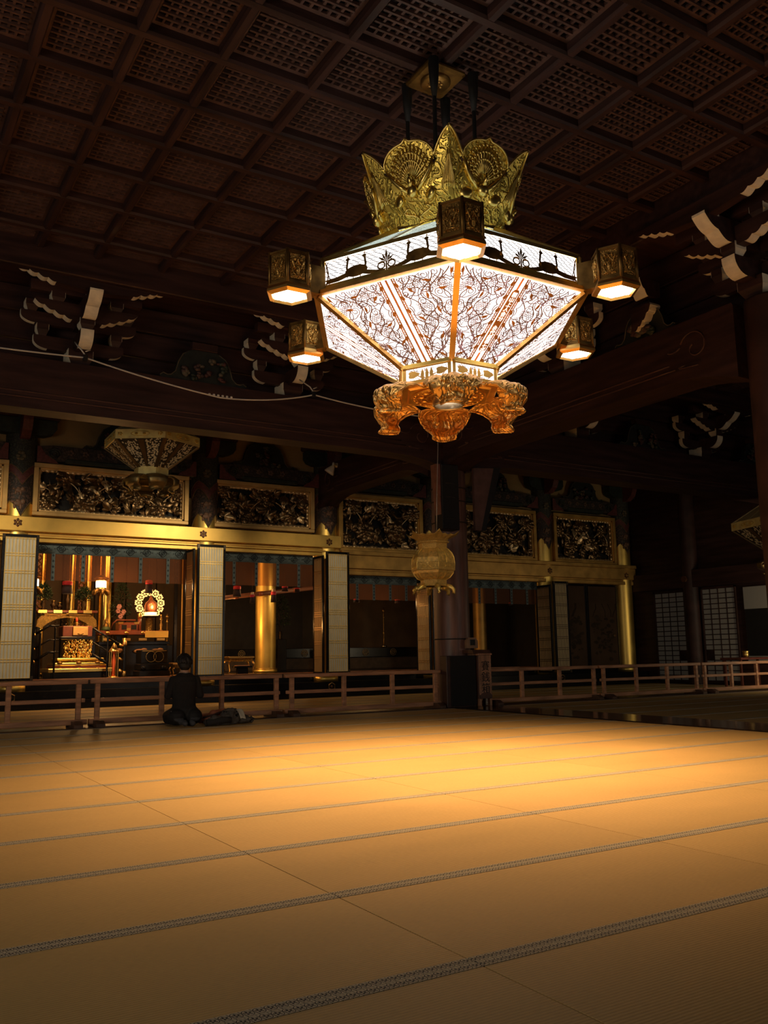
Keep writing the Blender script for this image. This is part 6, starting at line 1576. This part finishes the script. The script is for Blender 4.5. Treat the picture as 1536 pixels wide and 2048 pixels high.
# sutra desks
def desk(label, x, y, w, d, h, hw=True):
    t = thing('sutra_desk', label, 'desk', (x, y, FZ)); z = FZ
    W('desk_top', M().cbox(x-w/2, x+w/2, y-d/2, y+d/2, z+h-.045, z+h, .008), WARMGOLD, t); W('frieze', M().cbox(x-w/2+.03, x+w/2-.03, y-d/2+.02, y+d/2-.02, z+h-.12, z+h-.045, .004), GLIT, t)
    for sx in (-1, 1):
        for sy in (-1, 1): W('curved_leg', M().tube([(x+sx*(w/2-.04), y+sy*(d/2-.04), z+h-.12), (x+sx*(w/2+.01), y+sy*(d/2-.02), z+h*.55), (x+sx*(w/2-.03), y+sy*(d/2-.04), z+h*.2), (x+sx*(w/2), y+sy*(d/2-.03), z+.02)], [.03, .022, .018, .02], 7), WARMGOLD, t)
    W('foot_rail', M().cbox(x-w/2, x+w/2, y-d/2-.01, y-d/2+.03, z, z+.03, .004).cbox(x-w/2, x+w/2, y+d/2-.03, y+d/2+.01, z, z+.03, .004), WARMGOLD, t)
desk('ornate gilt sutra desk with curved legs in the second opening', 8.03, 19.9, .64, .4, .42)
desk('small dark gilt stand right of the lacquer chest', 6.62, 20.1, .34, .3, .3)
t = thing('open_book', 'open sutra book on a small stand under the gilt desk', 'book', (8.0, 19.6, .66)); W('page', M().cbox(7.83, 7.985, 19.5, 19.66, .72, .735, .002, T=Tm((0, 0, 0))), mat('page_rose', (.6, .27, .15), .7), t); W('page', M().cbox(7.995, 8.15, 19.5, 19.66, .72, .735, .002), mat('page_rose', (0, 0, 0)), t); W('book_stand', M().cbox(7.78, 8.2, 19.48, 19.68, .68, .72, .004).cbox(7.86, 8.12, 19.52, 19.64, .52, .68, .01), LACQ, t)
# small desk objects in the dark
# red horizontal pole in the second opening
t = thing('red_pole', 'round reddish pole hung slantwise behind the tassels of the second opening', 'pole', (9, 20.45, 2.45)); W('pole', M().tube([(7.6, 20.45, 2.33), (10.3, 20.45, 2.66)], .055, 12), mat('pole_red', (.17, .065, .038), .45, var=.25), t)
for x in (7.9, 9.9): W('cord', M().tube([(x, 20.45, 2.33+(x-7.6)*.122), (x, 20.45, 4.5)], .005, 5), DARKT, t)
for x in (8.1, 8.75, 9.7): W('cloth_band', M().tube([(x, 20.45, 2.33+(x-7.6)*.122), (x+.12, 20.45, 2.345+(x-7.6)*.122)], .062, 12), RLACQ, t)
# tassels below the valances
def tassel(label, x, y, zt, zb, r, pale=False):
    t = thing('tassel', label, 'tassel', (x, y, zb)); h = zt-zb
    W('red_knot', M().lathe([(r*.5, h), (r, h*.95), (r*1.02, h*.7), (r*.9, h*.66)], 14, (x, y, zb)), RED, t)
    if pale: W('pale_wrap', M().lathe([(r*.55, h*1.25), (r*.75, h*1.1), (r*.8, h*.92)], 12, (x, y, zb)), mat('tassel_pale', (.7, .5, .3), .7), t)
    W('fringe', M().lathe([(r*.9, h*.68), (r*1.0, h*.4), (r*1.1, 0), (r*.9, 0)], 14, (x, y, zb)), DARKT, t)
    W('cord', M().tube([(x, y, zb+h*.98), (x, y, 3.26 if x < 9.7 else 2.84)], .004, 5), mat('cord_dark', (.09, .018, .016), .8), t)
for lab, x, zt, zb, r, p in (('black tassel with a red top hanging left under the altar valance', 3.84, 2.53, 2.27, .1, 0), ('black tassel with a red top hanging above the glowing wreath', 5.53, 2.6, 2.32, .075, 0), ('black and red tassel at the left of the second opening', 7.55, 2.53, 2.28, .085, 0), ('red and cream tassel left of the golden inner pillar', 7.92, 2.34, 2.14, .05, 1), ('red, cream and black tassel in front of the golden inner pillar', 8.45, 2.42, 2.17, .06, 1), ('dark tassel right of the golden inner pillar', 8.74, 2.55, 2.43, .07, 0), ('small red tassel at the right of the second opening', 9.06, 2.52, 2.42, .06, 0), ('small red tassel at the left of the dark third opening', 10.66, 2.29, 2.2, .07, 0), ('small red tassel at the right of the dark third opening', 11.85, 2.3, 2.2, .07, 0), ('small red tassel in the opening right of the middle pillar', 15.5, 2.28, 2.2, .06, 0)):
    tassel(lab, x, 18.85, zt, zb, r, p)
# dark panelled base with round gilt crests, and gilt side walls
for lab, x0, x1, y, xs in (('black panel base with round dull crests in the second opening', 8.2, 12.1, 24, (9.0, 9.75, 10.6, 11.75)), ('black panel base with round dull crests in the third opening', 12.4, 15.6, 23.1, (13.33, 14.3))):
    t = thing('panel_base', lab, 'panel', ((x0+x1)/2, y, FZ)); W('band', M().cbox(x0, x1, y-.05, y+.2, .86, 1.14, .01), LACQ, t); W('lower_board', M().cbox(x0, x1, y, y+.15, FZ, .86, .01), mat('lower_brown', (.07, .045, .025), .6, var=.3), t)
    for x in xs:
        g = M(); g.tube([(x+.1*math.cos(q), y-.06, 1.0+.1*math.sin(q)) for q in [2*PI*i/20 for i in range(20)]], .01, 5, closed=True)
        for q in range(8): g.ball((x+.055*math.cos(q*.785), y-.06, 1.0+.055*math.sin(q*.785)), (.02, .01, .02), 6)
        g.ball((x, y-.06, 1), (.02, .012, .02), 6); W('round_crest', g, mat('crest_dull', (.35, .26, .13), .5, .6), t)
t = thing('gilt_screen', 'gilt leaf screen wall behind the altar', 'screen', (6, 24.6, FZ))
for k in range(7): W('screen_panel', M().cbox(3.2+.85*k, 4.02+.85*k, 24.6, 24.66, FZ, 4.4, .006), mat('screen_gold', (.06, .037, .018), .55, .35, var=.3, scale=2), t)
tag(link('wall_inner', M().box(3.0, 12.1, 24.8, 24.9, FZ, 4.6), mat('inner_wall', (0, 0, 0))), 'dark wall behind the altar', kind='structure')
t = thing('black_screen', 'black framed screen edge at the right of the lit altar opening', 'screen', (7.7, 23, FZ)); W('frame_post', M().cbox(7.42, 7.5, 22.9, 23, FZ, 3.6, .006).cbox(7.7, 7.78, 22.9, 23, FZ, 3.6, .006), LACQ, t); W('gilt_edge', M().cbox(7.6, 7.63, 22.88, 22.9, FZ, 3.6, .003), GOLDDIM, t)
# warm fill lights added inside the sanctuary, without any visible lamp
light('altar_fill_light', 'AREA', (4.5, 19.9, 3.9), 80, (1, .5, .17), (4.6, 21.2, 1.2), .9)
light('altar_fill_light', 'AREA', (6.3, 20.4, 3.9), 36, (1, .52, .2), (6.3, 22.2, 1.4), .8)
light('altar_fill_light', 'POINT', (4.6, 19.2, 2.1), 40, (1, .55, .2), None, .1)
light('altar_fill_light', 'POINT', (11.4, 19.8, 2.3), 10, (1, .55, .2), None, .1)
light('altar_fill_light', 'POINT', (4.7, 18.95, 2.45), 13, (1, .55, .2), None, .08)
light('altar_fill_light', 'POINT', (8.0, 18.95, 2.45), 8, (1, .55, .2), None, .08)
light('altar_fill_light', 'POINT', (11.2, 18.95, 2.1), 5, (1, .55, .2), None, .08)
light('altar_fill_light', 'POINT', (7.9, 20.6, 1.7), 26, (1, .45, .12), None, .1)
light('altar_fill_light', 'POINT', (9.9, 19.5, 2.6), 16, (1, .75, .4), None, .1)
